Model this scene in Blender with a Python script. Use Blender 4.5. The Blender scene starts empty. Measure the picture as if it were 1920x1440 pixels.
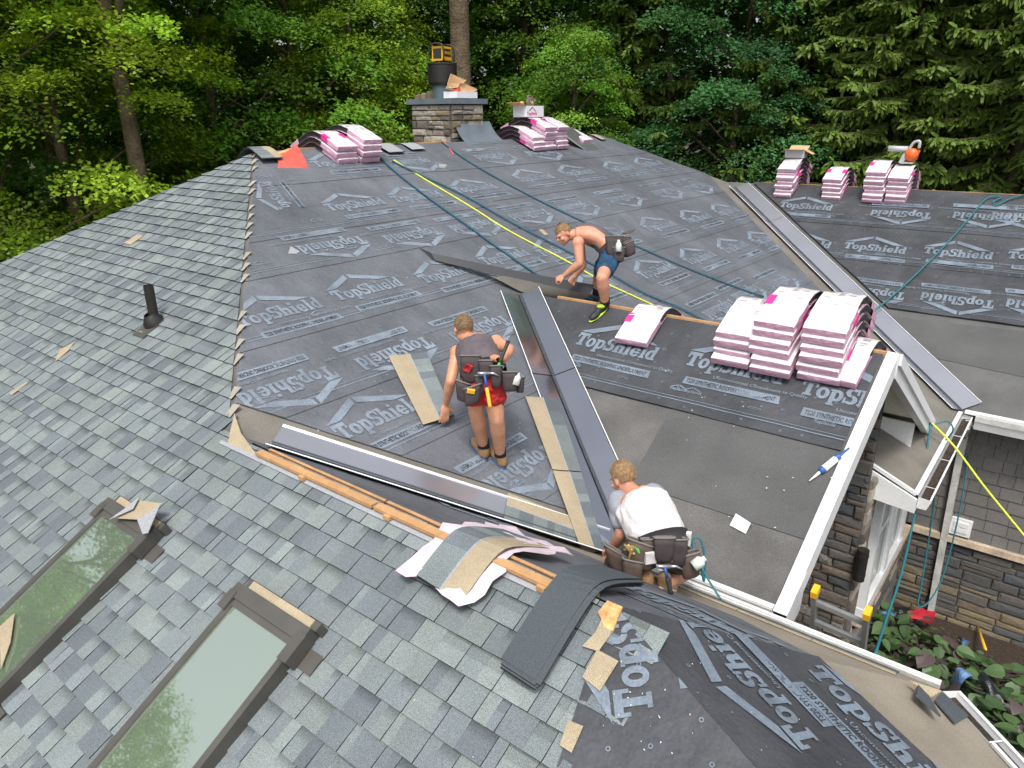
import bpy, bmesh, math, random
from mathutils import Vector, Matrix, noise
random.seed(7)
scene = bpy.context.scene
COL = scene.collection
# ------------------------------------------------------------------ camera
CAM = Vector((8.600078, -5.592007, 0.423044))
YAW = math.radians(127.4) + 0.0189156; PITCH = 0.3547235; ROLL = -0.0082247; FPX = 1362.442
UPZ = Vector((0, 0, 1))
_fh = Vector((math.cos(YAW), math.sin(YAW), 0))
FWD = _fh*math.cos(PITCH) - UPZ*math.sin(PITCH)
_r = FWD.cross(UPZ).normalized(); _u = _r.cross(FWD)
RGT = _r*math.cos(ROLL) + _u*math.sin(ROLL); UPV = _u*math.cos(ROLL) - _r*math.sin(ROLL)
cd = bpy.data.cameras.new('camera'); cd.sensor_width = 36; cd.lens = 36*FPX/1920; cd.clip_start = .05; cd.clip_end = 3000
co = bpy.data.objects.new('camera', cd); COL.objects.link(co)
m = Matrix((RGT, UPV, -FWD)).transposed().to_4x4(); m.translation = CAM; co.matrix_world = m
scene.camera = co
# ------------------------------------------------------------------ light
SUN_AZ, SUN_EL = math.radians(150), math.radians(60)      # clockwise from +Y
w = bpy.data.worlds.new('World'); scene.world = w; w.use_nodes = True
nt = w.node_tree; bg = nt.nodes['Background']
sky = nt.nodes.new('ShaderNodeTexSky'); sky.sky_type = 'NISHITA'; sky.sun_disc = False
sky.sun_elevation = SUN_EL; sky.sun_rotation = SUN_AZ; sky.air_density = 1.0; sky.dust_density = 4.0; sky.ozone_density = 1.0
hs = nt.nodes.new('ShaderNodeHueSaturation'); hs.inputs['Saturation'].default_value = .38
nt.links.new(sky.outputs[0], hs.inputs['Color']); nt.links.new(hs.outputs[0], bg.inputs['Color'])
bg.inputs['Strength'].default_value = .14
sd = bpy.data.lights.new('sun', 'SUN'); sd.energy = 1.5; sd.angle = math.radians(12); sd.color = (1, .955, .89)
so = bpy.data.objects.new('sun', sd); COL.objects.link(so)
sdir = Vector((math.sin(SUN_AZ)*math.cos(SUN_EL), math.cos(SUN_AZ)*math.cos(SUN_EL), math.sin(SUN_EL)))
so.rotation_euler = sdir.to_track_quat('Z', 'Y').to_euler(); so.location = (0, 0, 30)
vs = scene.view_settings; vs.view_transform = 'Standard'; vs.look = 'None'; vs.gamma = 1; vs.use_curve_mapping = False
vs.exposure = 0.72
# ------------------------------------------------------------------ measured roof geometry (metres, main ridge at z = 0)
SM, SL, SN, SG, SR = .4372, .5666, .5944, .5347, .5099       # slopes
LM = 8.2353; WA = 4.0; WY = -WA*SM/SL; WZ = -SM*WA          # main ridge length; wing ridge start
GY, GX, GXE = .97747, 3.467, 7.5063; GZ = -SM*GX            # gable ridge
RX, RY = 2.2012, 9.916; RZ = -SM*RX                         # far wing ridge
ZN, ZG, ZR = -2.7305, -2.7436, -3.3779                      # eave heights
NYE = WY + (WZ-ZN)/SN; GYE = GY-(GZ-ZG)/SG; RYE = RY+(ZR-RZ)/SR
NXC = 8.4552; APEX = Vector((7.2, WY, WZ)); GROUND = -6.75
LHX = 1.0326
def plane_of(p, n): n = Vector(n); return (Vector(p), n.normalized())
_dn = (Vector((NXC, NYE, ZN))-APEX).cross(Vector((1, -1, 0)));  _dn = _dn if _dn.z > 0 else -_dn
PL = dict(M=plane_of((0,0,0), (SM,0,1)), L=plane_of((0,0,0), (0,-SL,1)), N=plane_of((WA,WY,WZ), (0,SN,1)),
          G=plane_of((GX,GY,GZ), (0,-SG,1)), H=plane_of((GX,GY,GZ), (0,SG,1)), R=plane_of((RX,RY,RZ), (0,-SR,1)),
          D=plane_of(APEX, _dn), T=plane_of((0,0,GROUND), (0,0,1)), X0=plane_of((0,0,0), (1,0,0)))
def ray(px, py): return (FWD*FPX + RGT*(px-960) - UPV*(py-720)).normalized()
def on(pl, px, py, h=0.0, v=0.0):
    """point of a measured surface (h metres off it along its normal, v metres above it) read at a position of the survey photo"""
    P, n = PL[pl] if isinstance(pl, str) else pl
    d = ray(px, py); P = P + n*h + UPZ*v
    return CAM + d*((P-CAM).dot(n)/d.dot(n))
def axis_at(ax, val, px, py):
    d = ray(px, py); return CAM + d*((val-CAM[ax])/d[ax])
def deep(px, py, z):                                       # z metres in front of the camera
    d = ray(px, py); return CAM + d*(z/d.dot(FWD))
def depth(p): return (Vector(p)-CAM).dot(FWD)
def basis(pl):                                             # in-plane axes: level direction, up-slope direction, normal
    n = PL[pl][1]; up = (UPZ - n*n.dot(UPZ)).normalized(); lv = up.cross(n).normalized()
    return lv, up, n
# ------------------------------------------------------------------ mesh helpers
class MB:
    def __init__(s): s.v = []; s.f = []; s.m = []; s.c = []
    def face(s, pts, mat=0, col=None):
        i = len(s.v); s.v.extend(Vector(p) for p in pts); s.f.append(tuple(range(i, i+len(pts)))); s.m.append(mat)
        s.c.append(col)
    def mesh(s, verts, faces, mat=0, col=None):
        i = len(s.v); s.v.extend(Vector(p) for p in verts)
        for f in faces: s.f.append(tuple(k+i for k in f)); s.m.append(mat); s.c.append(col)
    def box(s, c, size, rot=None, mat=0, col=None, taper=1.0):
        c = Vector(c); x, y, z = (q/2 for q in size); R = rot or Matrix.Identity(3)
        vs_ = [c + R@Vector((a*x*(taper if e > 0 else 1), b*y*(taper if e > 0 else 1), e*z)) for e in (-1, 1) for b in (-1, 1) for a in (-1, 1)]
        s.mesh(vs_, [(0,2,3,1), (4,5,7,6), (0,1,5,4), (2,6,7,3), (0,4,6,2), (1,3,7,5)], mat, col)
    def bar(s, a, b, w, h, up=UPZ, mat=0, col=None):        # box from a to b, w wide, h high
        a, b = Vector(a), Vector(b); d = (b-a); L = d.length; d = d.normalized(); sd_ = d.cross(Vector(up)).normalized(); u = sd_.cross(d)
        s.box((a+b)/2, (L, w, h), Matrix((d, sd_, u)).transposed(), mat, col)
    def prism(s, pts, vec, mat=0, side=None, col=None):     # extrude polygon by vec
        pts = [Vector(p) for p in pts]; n = len(pts); vec = Vector(vec)
        s.mesh(pts + [p+vec for p in pts], [tuple(range(n-1, -1, -1)), tuple(range(n, 2*n))], mat, col)
        i = len(s.v)-2*n
        for k in range(n):
            j = (k+1) % n; s.f.append((i+k, i+j, i+n+j, i+n+k)); s.m.append(mat if side is None else side); s.c.append(col)
    def tube(s, pts, r, seg=8, mat=0, cap=True, col=None):
        pts = [Vector(p) for p in pts]; n = len(pts); rr = r if isinstance(r, (list, tuple)) else [r]*n
        i0 = len(s.v); t0 = (pts[1]-pts[0]).normalized()
        ref = UPZ if abs(t0.z) < .9 else Vector((1, 0, 0)); nrm = t0.cross(ref).normalized()
        for k in range(n):
            t = (pts[min(k+1, n-1)]-pts[max(k-1, 0)]).normalized()
            nrm = (nrm - t*nrm.dot(t)).normalized(); bn = t.cross(nrm)
            for q in range(seg):
                a = 2*math.pi*q/seg; s.v.append(pts[k] + nrm*(math.cos(a)*rr[k]) + bn*(math.sin(a)*rr[k]))
        for k in range(n-1):
            for q in range(seg):
                a, b = i0+k*seg+q, i0+k*seg+(q+1) % seg
                s.f.append((a, b, b+seg, a+seg)); s.m.append(mat); s.c.append(col)
        if cap:
            s.f.append(tuple(i0+q for q in range(seg-1, -1, -1))); s.m.append(mat); s.c.append(col)
            s.f.append(tuple(i0+(n-1)*seg+q for q in range(seg))); s.m.append(mat); s.c.append(col)
    def grid(s, P, mat=0, col=None):                        # P[i][j]
        n, k = len(P), len(P[0]); i0 = len(s.v)
        for r in P: s.v.extend(Vector(p) for p in r)
        for a in range(n-1):
            for b in range(k-1):
                s.f.append((i0+a*k+b, i0+(a+1)*k+b, i0+(a+1)*k+b+1, i0+a*k+b+1)); s.m.append(mat); s.c.append(col)
    def lathe(s, base, axis, prof, seg=20, mat=0):           # prof: (radius, height)
        ax = Vector(axis).normalized(); ref = Vector((1, 0, 0)) if abs(ax.x) < .9 else Vector((0, 1, 0))
        a = ax.cross(ref).normalized(); b = ax.cross(a); base = Vector(base); i0 = len(s.v)
        for r, h in prof:
            for q in range(seg):
                t = 2*math.pi*q/seg; s.v.append(base + ax*h + a*(r*math.cos(t)) + b*(r*math.sin(t)))
        for k in range(len(prof)-1):
            for q in range(seg):
                x, y = i0+k*seg+q, i0+k*seg+(q+1) % seg
                s.f.append((x, y, y+seg, x+seg)); s.m.append(mat); s.c.append(None)
    def data(s, name, mats, off=None, smooth=False):
        me = bpy.data.meshes.new(name); o = Vector(off) if off else Vector()
        me.from_pydata([tuple(v-o) for v in s.v], [], s.f)
        for k in (mats if isinstance(mats, (list, tuple)) else [mats]): me.materials.append(k)
        me.polygons.foreach_set('material_index', s.m)
        if any(c is not None for c in s.c):
            ca = me.color_attributes.new('tone', 'FLOAT_COLOR', 'CORNER'); buf = []
            for p, c in zip(s.f, s.c):
                for k in range(len(p)):
                    q = c[k] if (c is not None and isinstance(c[0], (tuple, list))) else (c or (1, 1, 1)); buf.extend((q[0], q[1], q[2], 1))
            ca.data.foreach_set('color', buf)
        if smooth: me.polygons.foreach_set('use_smooth', [True]*len(me.polygons))
        me.validate(); me.update(); return me
def wloc(o):
    v = Vector()
    while o: v += o.location; o = o.parent
    return v
def link(name, data, parent=None, loc=None):
    o = bpy.data.objects.new(name, data); COL.objects.link(o)
    if parent: o.parent = parent
    if loc is not None: o.location = loc
    return o
def put(name, mb, mats, parent=None, smooth=False, origin=None):
    """one mesh object from world-space geometry; a child keeps its parent's origin, a top-level mesh gets its own base"""
    if parent: off = wloc(parent); return link(name, mb.data(name, mats, off, smooth), parent)
    if origin is None:
        xs = [v.x for v in mb.v]; ys = [v.y for v in mb.v]; zs = [v.z for v in mb.v]
        origin = Vector(((min(xs)+max(xs))/2, (min(ys)+max(ys))/2, min(zs)))
    o = link(name, mb.data(name, mats, origin, smooth)); o.location = origin; return o
def tag(o, label=None, cat=None, group=None, kind=None):
    if label: o['label'] = label
    if cat: o['category'] = cat
    if group: o['group'] = group
    if kind: o['kind'] = kind
    return o
def thing(name, label, cat, loc=(0,0,0), group=None, rz=0):
    o = bpy.data.objects.new(name, None); COL.objects.link(o); o.location = loc; o.rotation_euler.z = rz; o.empty_display_size = .2
    return tag(o, label, cat, group)
def copy_tree(o, parent=None):
    c = o.copy(); COL.objects.link(c); c.parent = parent
    for ch in o.children: copy_tree(ch, c)
    return c
def bez(pts, n=8):                                          # Catmull-Rom through pts
    P = [Vector(p) for p in pts]; P = [P[0]*2-P[1]] + P + [P[-1]*2-P[-2]]; out = []
    for k in range(1, len(P)-2):
        for q in range(n):
            t = q/n; a, b, c, d = P[k-1], P[k], P[k+1], P[k+2]
            out.append(.5*((2*b) + (c-a)*t + (2*a-5*b+4*c-d)*t*t + (3*b-a-3*c+d)*t**3))
    out.append(P[-2]); return out
def clip(poly, hp):                                         # polygon (Vectors) against half-spaces (point, inward normal)
    for P, n in hp:
        out = []
        for k in range(len(poly)):
            a, b = poly[k], poly[(k+1) % len(poly)]; da, db = (a-P).dot(n), (b-P).dot(n)
            if da >= 0: out.append(a)
            if da*db < 0: out.append(a + (b-a)*(da/(da-db)))
        poly = out
        if len(poly) < 3: return []
    return poly
def half(a, b, inside):                                     # vertical half-space through a and b holding 'inside'
    a, b, i = Vector(a), Vector(b), Vector(inside); n = (b-a).cross(UPZ); n.z = 0; n.normalize()
    return (a, n if (i-a).dot(n) > 0 else -n)
# ------------------------------------------------------------------ materials
MATS = {}
def mat(name, col, rough=.6, metal=0, spec=.5, noise_=None, bump=None, tone=False, rand=0, trans=0, coat=0, col2=None):
    """principled material; noise_=(scale, amount[, detail]) varies colour, bump=(scale, strength, distance), tone: per-piece colour attribute"""
    mt = bpy.data.materials.new(name); mt.use_nodes = True; t = mt.node_tree; b = t.nodes['Principled BSDF']
    b.inputs['Roughness'].default_value = rough; b.inputs['Metallic'].default_value = metal; b.inputs['Specular IOR Level'].default_value = spec
    b.inputs['Coat Weight'].default_value = coat
    N = t.nodes.new; Lk = t.links.new
    src = None
    if tone:
        at = N('ShaderNodeAttribute'); at.attribute_name = 'tone'; src = at.outputs['Color']
    else:
        c = N('ShaderNodeRGB'); c.outputs[0].default_value = (*col, 1); src = c.outputs[0]
    tc = N('ShaderNodeTexCoord')
    if rand:
        oi = N('ShaderNodeObjectInfo'); mr = N('ShaderNodeMapRange'); mr.inputs[3].default_value = 1-rand; mr.inputs[4].default_value = 1+rand
        Lk(oi.outputs['Random'], mr.inputs[0]); vm = N('ShaderNodeVectorMath'); vm.operation = 'SCALE'; Lk(src, vm.inputs[0]); Lk(mr.outputs[0], vm.inputs[3]); src = vm.outputs[0]
        if col2:
            mx = N('ShaderNodeMix'); mx.data_type = 'RGBA'; mu = N('ShaderNodeMath'); mu.operation = 'MULTIPLY'; mu.inputs[1].default_value = 7.31
            fr = N('ShaderNodeMath'); fr.operation = 'FRACT'; Lk(oi.outputs['Random'], mu.inputs[0]); Lk(mu.outputs[0], fr.inputs[0]); Lk(fr.outputs[0], mx.inputs[0])
            Lk(src, mx.inputs[6]); mx.inputs[7].default_value = (*col2, 1); src = mx.outputs[2]
    if noise_:
        for (sc, am, *rest) in (noise_ if isinstance(noise_[0], (tuple, list)) else [noise_]):
            nz = N('ShaderNodeTexNoise'); nz.inputs['Scale'].default_value = sc; nz.inputs['Detail'].default_value = rest[0] if rest else 4
            Lk(tc.outputs['Object'], nz.inputs['Vector'])
            mr = N('ShaderNodeMapRange'); mr.inputs[1].default_value = .3; mr.inputs[2].default_value = .7; mr.inputs[3].default_value = 1-am; mr.inputs[4].default_value = 1+am
            Lk(nz.outputs[0], mr.inputs[0]); vm = N('ShaderNodeVectorMath'); vm.operation = 'SCALE'; Lk(src, vm.inputs[0]); Lk(mr.outputs[0], vm.inputs[3]); src = vm.outputs[0]
    Lk(src, b.inputs['Base Color'])
    if bump:
        prev = None
        for (sc, st, dist) in (bump if isinstance(bump[0], (tuple, list)) else [bump]):
            nz = N('ShaderNodeTexNoise'); nz.inputs['Scale'].default_value = sc; nz.inputs['Detail'].default_value = 5; Lk(tc.outputs['Object'], nz.inputs['Vector'])
            bp = N('ShaderNodeBump'); bp.inputs['Strength'].default_value = st; bp.inputs['Distance'].default_value = dist; Lk(nz.outputs[0], bp.inputs['Height'])
            if prev: Lk(prev, bp.inputs['Normal'])
            prev = bp.outputs[0]
        Lk(prev, b.inputs['Normal'])
    MATS[name] = mt; return mt
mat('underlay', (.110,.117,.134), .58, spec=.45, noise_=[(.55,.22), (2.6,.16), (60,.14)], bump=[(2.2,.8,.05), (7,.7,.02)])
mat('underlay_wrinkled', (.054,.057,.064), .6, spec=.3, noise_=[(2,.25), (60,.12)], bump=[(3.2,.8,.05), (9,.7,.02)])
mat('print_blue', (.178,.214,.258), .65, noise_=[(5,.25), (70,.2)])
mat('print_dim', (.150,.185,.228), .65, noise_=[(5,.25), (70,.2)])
mat('print_dark', (.03,.035,.045), .6)
mat('felt_grey', (.107,.108,.107), .95, spec=.2, noise_=[(2.5,.16), (120,.22)], bump=(150,.3,.002))
mat('felt_tan', (.255,.225,.18), .95, spec=.2, noise_=[(2.5,.14), (130,.16)], bump=(150,.3,.002))
mat('shingle', (.2,.2,.2), .93, spec=.25, tone=True, rand=.10, noise_=[(230,.42,2), (3,.10)], bump=(260,.9,.004))
mat('shingle_edge', (.03,.032,.036), .95, spec=.2)  # near-black edges: the shadow lines under the courses are partly put into the colour
mat('shingle_tan', (.36,.30,.205), .95, spec=.2, noise_=[(260,.34,2), (5,.1)], bump=(260,.7,.003))
mat('shingle_slate', (.075,.088,.10), .95, spec=.25, noise_=[(240,.4,2), (4,.1)], bump=(260,.8,.004))
mat('seal_strip', (.30,.31,.33), .7, noise_=(60,.15))
mat('starter_black', (.072,.085,.095), .95, spec=.25, noise_=[(240,.3,2)], bump=(260,.6,.004))
mat('valley_mirror', (.42,.43,.47), .16, metal=.95, noise_=(1.5,.06), bump=(1.4,.2,.03))
mat('shingle_pale', (.32,.295,.245), .95, spec=.2, noise_=[(260,.3,2), (5,.1)])
mat('valley_metal', (.46,.465,.51), .24, metal=.7, noise_=(1.5,.06), bump=(1.6,.15,.02))
mat('valley_metal_blue', (.10,.11,.22), .25, metal=.6, noise_=(30,.3))
mat('bare_metal', (.52,.53,.54), .35, metal=.9, noise_=(3,.1))
mat('lumber', (.47,.265,.12), .75, noise_=[(6,.16), (40,.1)])
mat('osb', (.60,.33,.13), .8, noise_=[(22,.35), (60,.2)])
mat('white_trim', (.76,.77,.77), .4, noise_=[(3,.05), (25,.05)], bump=(3,.15,.01))
mat('dirty_white', (.52,.52,.49), .6, noise_=[(5,.2), (30,.12)])
mat('soffit', (.80,.79,.70), .6)
mat('mulch', (.045,.03,.02), .95, noise_=[(25,.5), (90,.4)], bump=(60,1,.03))
mat('forest_floor', (.05,.045,.025), .95, noise_=[(.8,.4), (12,.5)], bump=(20,1,.05))
def rot3(rz, rx=0, ry=0): return Matrix.Rotation(rz,3,'Z') @ Matrix.Rotation(rx,3,'X') @ Matrix.Rotation(ry,3,'Y')
# ================================================================== the house
mat('felt_mid', (.165,.155,.135), .95, spec=.2, noise_=[(2.5,.16), (120,.2)], bump=(150,.3,.002))
house = thing('house', 'large stone and shingle house with complex hipped roof half stripped and re-covered', 'house', (3, 2, GROUND))
def zM(x): return -SM*x
def pM(x, y): return Vector((x, y, -SM*x))
def pL(x, y): return Vector((x, y, SL*y))
def pN(x, y): return Vector((x, y, WZ-SN*(y-WY)))
def pG(x, y): return Vector((x, y, GZ-SG*abs(y-GY)))
def pR(x, y): return Vector((x, y, RZ-SR*abs(y-RY)))
DEND = Vector((11.8, -4.82, ZN))
def deck(pts, material, drop=.02):
    mb = MB(); mb.face([Vector(p) for p in pts]); mb.face([Vector(p)-UPZ*drop*6 for p in reversed(pts)])
    return put('roof_slope', mb, [MATS[material]], house)
XV = 4+(NYE-WY)*SN/SM
roofM = deck([pM(0,0), pM(WA,WY), pM(6.336,-1.368), pM(6.336,2.37), pM(7.726,2.37), pM(7.726,RYE), pM(RX,RY), pM(0,LM)], 'felt_mid')
roofL = deck([pL(0,0), pL(-6.4,-6.2), pL(11.8,-6.2), DEND, pL(7.2,WY), pL(WA,WY)], 'felt_grey')
roofN = deck([pN(WA,WY), pN(7.2,WY), pN(NXC,NYE), pN(XV,NYE)], 'felt_tan')
roofD = deck([APEX, DEND, Vector((NXC,NYE,ZN))], 'felt_tan')
XGV = GX+(GY-GYE)*SG/SM
roofG = deck([pG(GX,GY), pG(XGV,GYE), pG(GXE,GYE), pG(GXE,GY)], 'felt_grey')
roofH = deck([pG(GX,GY), pG(GXE,GY), pG(GXE,GY+(GXE-GX)*SM/SG)], 'felt_mid')
roofR = deck([pR(RX,RY), pR(7.726,RYE), pR(17,RYE), pR(17,RY)], 'felt_grey')
_sf = -RZ/(RY-LM)
roofF = deck([(0,LM,0), (RX,RY,RZ), (17,RY,RZ), (17,13,-_sf*(13-LM)), (-4.6,13,-_sf*(13-LM))], 'felt_grey')
roofB = deck([(0,0,0), (0,LM,0), (-4.6,13,-_sf*(13-LM)), (-6.4,-6.2,-3.51)], 'felt_grey')

# ---------------------------------------------------------------- printed logo, as flat polygons in a unit square
def ring(cx, cy, rx, ry, tx, ty, a0=0, a1=360, n=18):
    out = []
    for k in range(n):
        t0, t1 = math.radians(a0+(a1-a0)*k/n), math.radians(a0+(a1-a0)*(k+1)/n)
        o = lambda t, q=0: (cx+(rx-tx*q)*math.cos(t), cy+(ry-ty*q)*math.sin(t))
        out.append([o(t0), o(t1), o(t1,1), o(t0,1)])
    return out
def rect(x0, y0, x1, y1): return [[(x0,y0), (x1,y0), (x1,y1), (x0,y1)]]
def letter(ch):
    xh = .70
    if ch == 'T': return rect(0,.76,.92,1)+rect(0,.58,.14,.76)+rect(.78,.58,.92,.76)+rect(.32,.14,.60,.76)+rect(.2,0,.72,.14), .93
    if ch == 'o': return ring(.36,xh/2,.37,.365,.25,.17), .75
    if ch == 'p': return rect(.06,-.26,.32,xh)+rect(-.02,-.30,.42,-.18)+rect(-.02,.58,.1,xh)+ring(.40,xh/2,.36,.365,.25,.17,-125,125,14), .80
    if ch == 'S': return ring(.38,.71,.36,.30,.26,.17,35,265,12)+ring(.38,.29,.38,.30,.27,.17,-145,85,12)+rect(.62,.62,.75,1.0)+rect(.0,0,.13,.36), .80
    if ch == 'h': return rect(.06,.0,.32,1)+rect(-.02,.88,.1,1)+rect(-.02,0,.38,.12)+ring(.48,.40,.26,.30,.26,.15,0,165,10)+rect(.48,0,.74,.41)+rect(.42,0,.80,.12), .84
    if ch == 'i': return rect(.08,0,.34,xh)+rect(0,.58,.12,xh)+rect(0,0,.42,.12)+rect(.08,.8,.34,1.0), .46
    if ch == 'e': return ring(.36,xh/2,.37,.365,.25,.17,20,330,16)+rect(.14,.27,.70,.40), .75
    if ch == 'l': return rect(.08,0,.34,1)+rect(0,.88,.12,1)+rect(0,0,.42,.12), .45
    if ch == 'd': return ring(.36,xh/2,.36,.365,.25,.17,55,305,14)+rect(.42,0,.68,1)+rect(.34,.88,.5,1)+rect(.6,0,.76,.12), .80
def text_polys(txt, height, x, y, align='LEFT', bold=.0):
    cu = bpy.data.curves.new('t', 'FONT'); cu.body = txt; cu.size = height; cu.align_x = align; cu.offset = bold; cu.resolution_u = 2; cu.fill_mode = 'FRONT'
    ob = bpy.data.objects.new('t', cu); COL.objects.link(ob); bpy.context.view_layer.update()
    me = ob.to_mesh(); me.calc_loop_triangles()
    out = [[(me.vertices[i].co.x+x, me.vertices[i].co.y+y) for i in tr.vertices] for tr in me.loop_triangles]
    ob.to_mesh_clear(); bpy.data.objects.remove(ob); bpy.data.curves.remove(cu); return out
def word_polys(scale_w=1.0):
    out, x = [], 0
    for ch in 'TopShield':
        P, adv = letter(ch); out += [[(px+x, py) for px, py in p] for p in P]; x += adv
    k = scale_w/x
    return [[(px*k-scale_w/2, py*k*1.30) for px, py in p] for p in out], k
WORD, WK = word_polys()
CH = WK*1.30
CHEV = [[(-.50,.245), (-.44,.245), (-.06,.455), (-.13,.52)], [(-.10,.525), (-.03,.455), (.40,.275), (.46,.275)]]
CHEV = [[(-.52,.215), (-.36,.215), (-.10,.345), (-.10,.43)], [(-.07,.43), (-.07,.345), (.26,.215), (.45,.215)]]
TAG = text_polys('Unconventional Commitment to Quality', .055, -.14, -.105, bold=.0008)
BAR = [[(-.40,-.245), (.56,-.245), (.54,-.145), (-.40,-.145)]]
BART = text_polys('TS20 SYNTHETIC ROOFING UNDERLAYMENT', .078, 0, 0, bold=.0016)
_bw = max(x for p in BART for x, y in p)
BART = [[(-.375+x*.89/_bw, -.222+y) for x, y in p] for p in BART]
REG = ring(.535,CH*.95,.022,.022,.008,.008,0,360,8)
LOGO = [(p, 1) for p in CHEV+WORD+TAG+BAR+REG] + [(p, 2) for p in BART]
MINI = [(p, 1) for p in CHEV+WORD]
DOT = [(p, 1) for p in ring(0,0,.5,.5,.22,.22,0,360,8)]
PILL = [(p, 1) for p in rect(-.5,.06,.5,.1)+rect(-.5,-.1,.5,-.06)+rect(-.56,-.06,-.5,.06)+rect(.5,-.06,.56,.06)]
def stamp(mb, polys, P, right, n, size, hp=(), lift=.0035, wr=0):
    right = Vector(right).normalized(); up = n.cross(right).normalized()
    for k, (p, mi) in enumerate(polys):
        q = [P + right*(x*size) + up*(y*size) + n*(lift + (k % 9)*.00012 + (.0018 if mi == 2 else 0)) for x, y in p]
        if wr: q = [v + n*wob(v, wr) for v in q]
        q = clip(q, hp) if hp else q
        if len(q) >= 3:
            if (q[1]-q[0]).cross(q[2]-q[1]).dot(n) < 0: q.reverse()
            mb.face(q, mi)
def wob(p, a): return noise.noise(p*2.1)*a + noise.noise(p*6.3+Vector((3,1,2)))*a*.45 + noise.noise(Vector((p.x*1.2, p.y*9, p.z*9)))*a*.4
def sheet(parent, pl, u0, u1, v0, v1, hp, logos=(), cell=.25, lift=.004, wr=.0015, material='underlay', right=None, seam=True, dots=True, origin=None):
    """one course of synthetic underlayment: u along the course, v up the slope"""
    lv, up, n = basis(pl); O = origin if origin is not None else PL[pl][0]
    if right is not None: lv = Vector(right).normalized(); up = n.cross(lv)
    mb = MB(); nu, nv = max(1, int((u1-u0)/cell)), max(1, int((v1-v0)/cell))
    lift = lift + wr*1.9 if wr < .006 else max(lift, wr*1.9+.004)
    def P(a, b):
        u = u0+(u1-u0)*a/nu; v = v0+(v1-v0)*b/nv; q = O + lv*u + up*v
        e = .006*max(0, 1-(v-v0)/.12)                        # the free lower edge stands a little proud
        return q + n*(lift + e + wob(q, wr))
    for a in range(nu):
        for b in range(nv):
            q = clip([P(a,b), P(a+1,b), P(a+1,b+1), P(a,b+1)], hp)
            if len(q) >= 3: mb.face(q, 0)
            if b == 0:
                q = clip([P(a,0), P(a,0)-n*.012, P(a+1,0)-n*.012, P(a+1,0)], hp)
                if len(q) >= 3: mb.face(q, 0)
    L2 = lift+.0035+wr*.35
    if seam:
        for vv, th in ((.10,.010), (.135,.006)):
            k = 0
            while u0+k*.25 < u1:
                a, b = u0+k*.25, min(u1, u0+k*.25+.25); k += 1
                stamp(mb, [([(0,0), (b-a,0), (b-a,th), (0,th)], 1)], O+lv*a+up*(v0+vv), lv, n, 1, hp, L2, wr)
        k = 0
        while u0+.2+k*.57 < u1:
            c = O+lv*(u0+.2+k*.57)+up*(v0+.215)
            stamp(mb, MINI if k % 2 == 0 else PILL, c, lv, n, .17 if k % 2 == 0 else .10, hp, L2, wr); k += 1
    if dots:
        v = v0+.06
        while v < v1:
            u = u0+.05+random.random()*.2
            while u < u1:
                if random.random() < .55: stamp(mb, DOT, O+lv*u+up*(v+random.uniform(-.02,.02)), lv, n, .022, hp, L2, wr)
                u += .17
            v += .21
    for (c, r, s, *kind) in logos:
        stamp(mb, LOGO, c, r, n, s, hp, L2+.0006, wr)
    for f in mb.f: pass
    o = put('underlayment_sheet', mb, [MATS[material], MATS['print_dim' if 'wrinkled' in material else 'print_blue'], MATS['print_dark']], parent)
    return o
hipML = half((0,0,0), (WA,WY,0), (1,3,0)); hipML = (hipML[0]+hipML[1]*.015, hipML[1])
def shifted(h, d): return (h[0]+h[1]*d, h[1])
valMN = shifted(half((WA,WY,0), (XV,NYE,0), (3,3,0)), .33)
valMR = shifted(half((RX,RY,0), (7.726,RYE,0), (3,3,0)), .42)
farhip = shifted(half((0,LM,0), (RX,RY,0), (3,3,0)), .01)
CM = math.sqrt(1+SM*SM)
_, upM, nM = basis('M')
# two runs of courses lap at y = 2.2 and y = 3.0
rows_left = [(.84,.02), (1.84,.80), (2.41,1.78), (3.26,2.36), (4.03,3.2), (4.74,3.97), (5.62,4.68), (6.55,5.55)]
rows_right = [(.86,.02), (1.74,.82), (2.52,1.68), (3.50,2.46), (4.34,3.44), (5.1,4.28), (5.95,5.04), (6.8,5.9)]
marks = dict(u=[(535,597), (700,552), (850,522), (725,795), (675,392), (790,377), (898,360), (955,490), (645,313), (1010,340), (1090,330), (1170,322), (1225,313), (1245,430), (1315,415), (1370,402), (1320,490), (1385,470), (1240,515), (1135,545), (1150,450), (1055,475), (1440,455)],
             d=[(530,715), (730,655), (890,610), (960,870), (615,455), (765,437), (880,420), (985,400), (1075,385), (1160,370), (1240,357), (1300,348), (1340,575), (1390,545), (1455,525), (920,292), (770,302), (1010,285)])
def row_logos(x0, x1, ya, yb):
    out = []
    for k, s in (('u',1), ('d',-1)):
        for px, py in marks[k]:
            c = on('M', px, py)
            if x1 <= c.x < x0 and ya <= c.y < yb: out.append((c, Vector((0,s,0)), .90 if c.y < 3 else .95))
    return out
for rows, ya, yb in ((rows_left, -4, 2.6), (rows_right, 2.5, 11)):
    lim = [((Vector((0,yb,0))), Vector((0,-1,0)))] if yb < 5 else [((Vector((0,ya,0))), Vector((0,1,0)))]
    for k, (x0, x1) in enumerate(reversed(rows)):
        hp = [hipML, valMN, valMR, farhip] + lim
        sheet(roofM, 'M', ya, yb, -x0*CM, -x1*CM, hp, row_logos(x0, (x1 + .03), ya+.1, yb+.1), lift=.0035 + .0012*k + (.0006 if yb > 5 else 0), cell=.09, wr=.0045)
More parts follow.
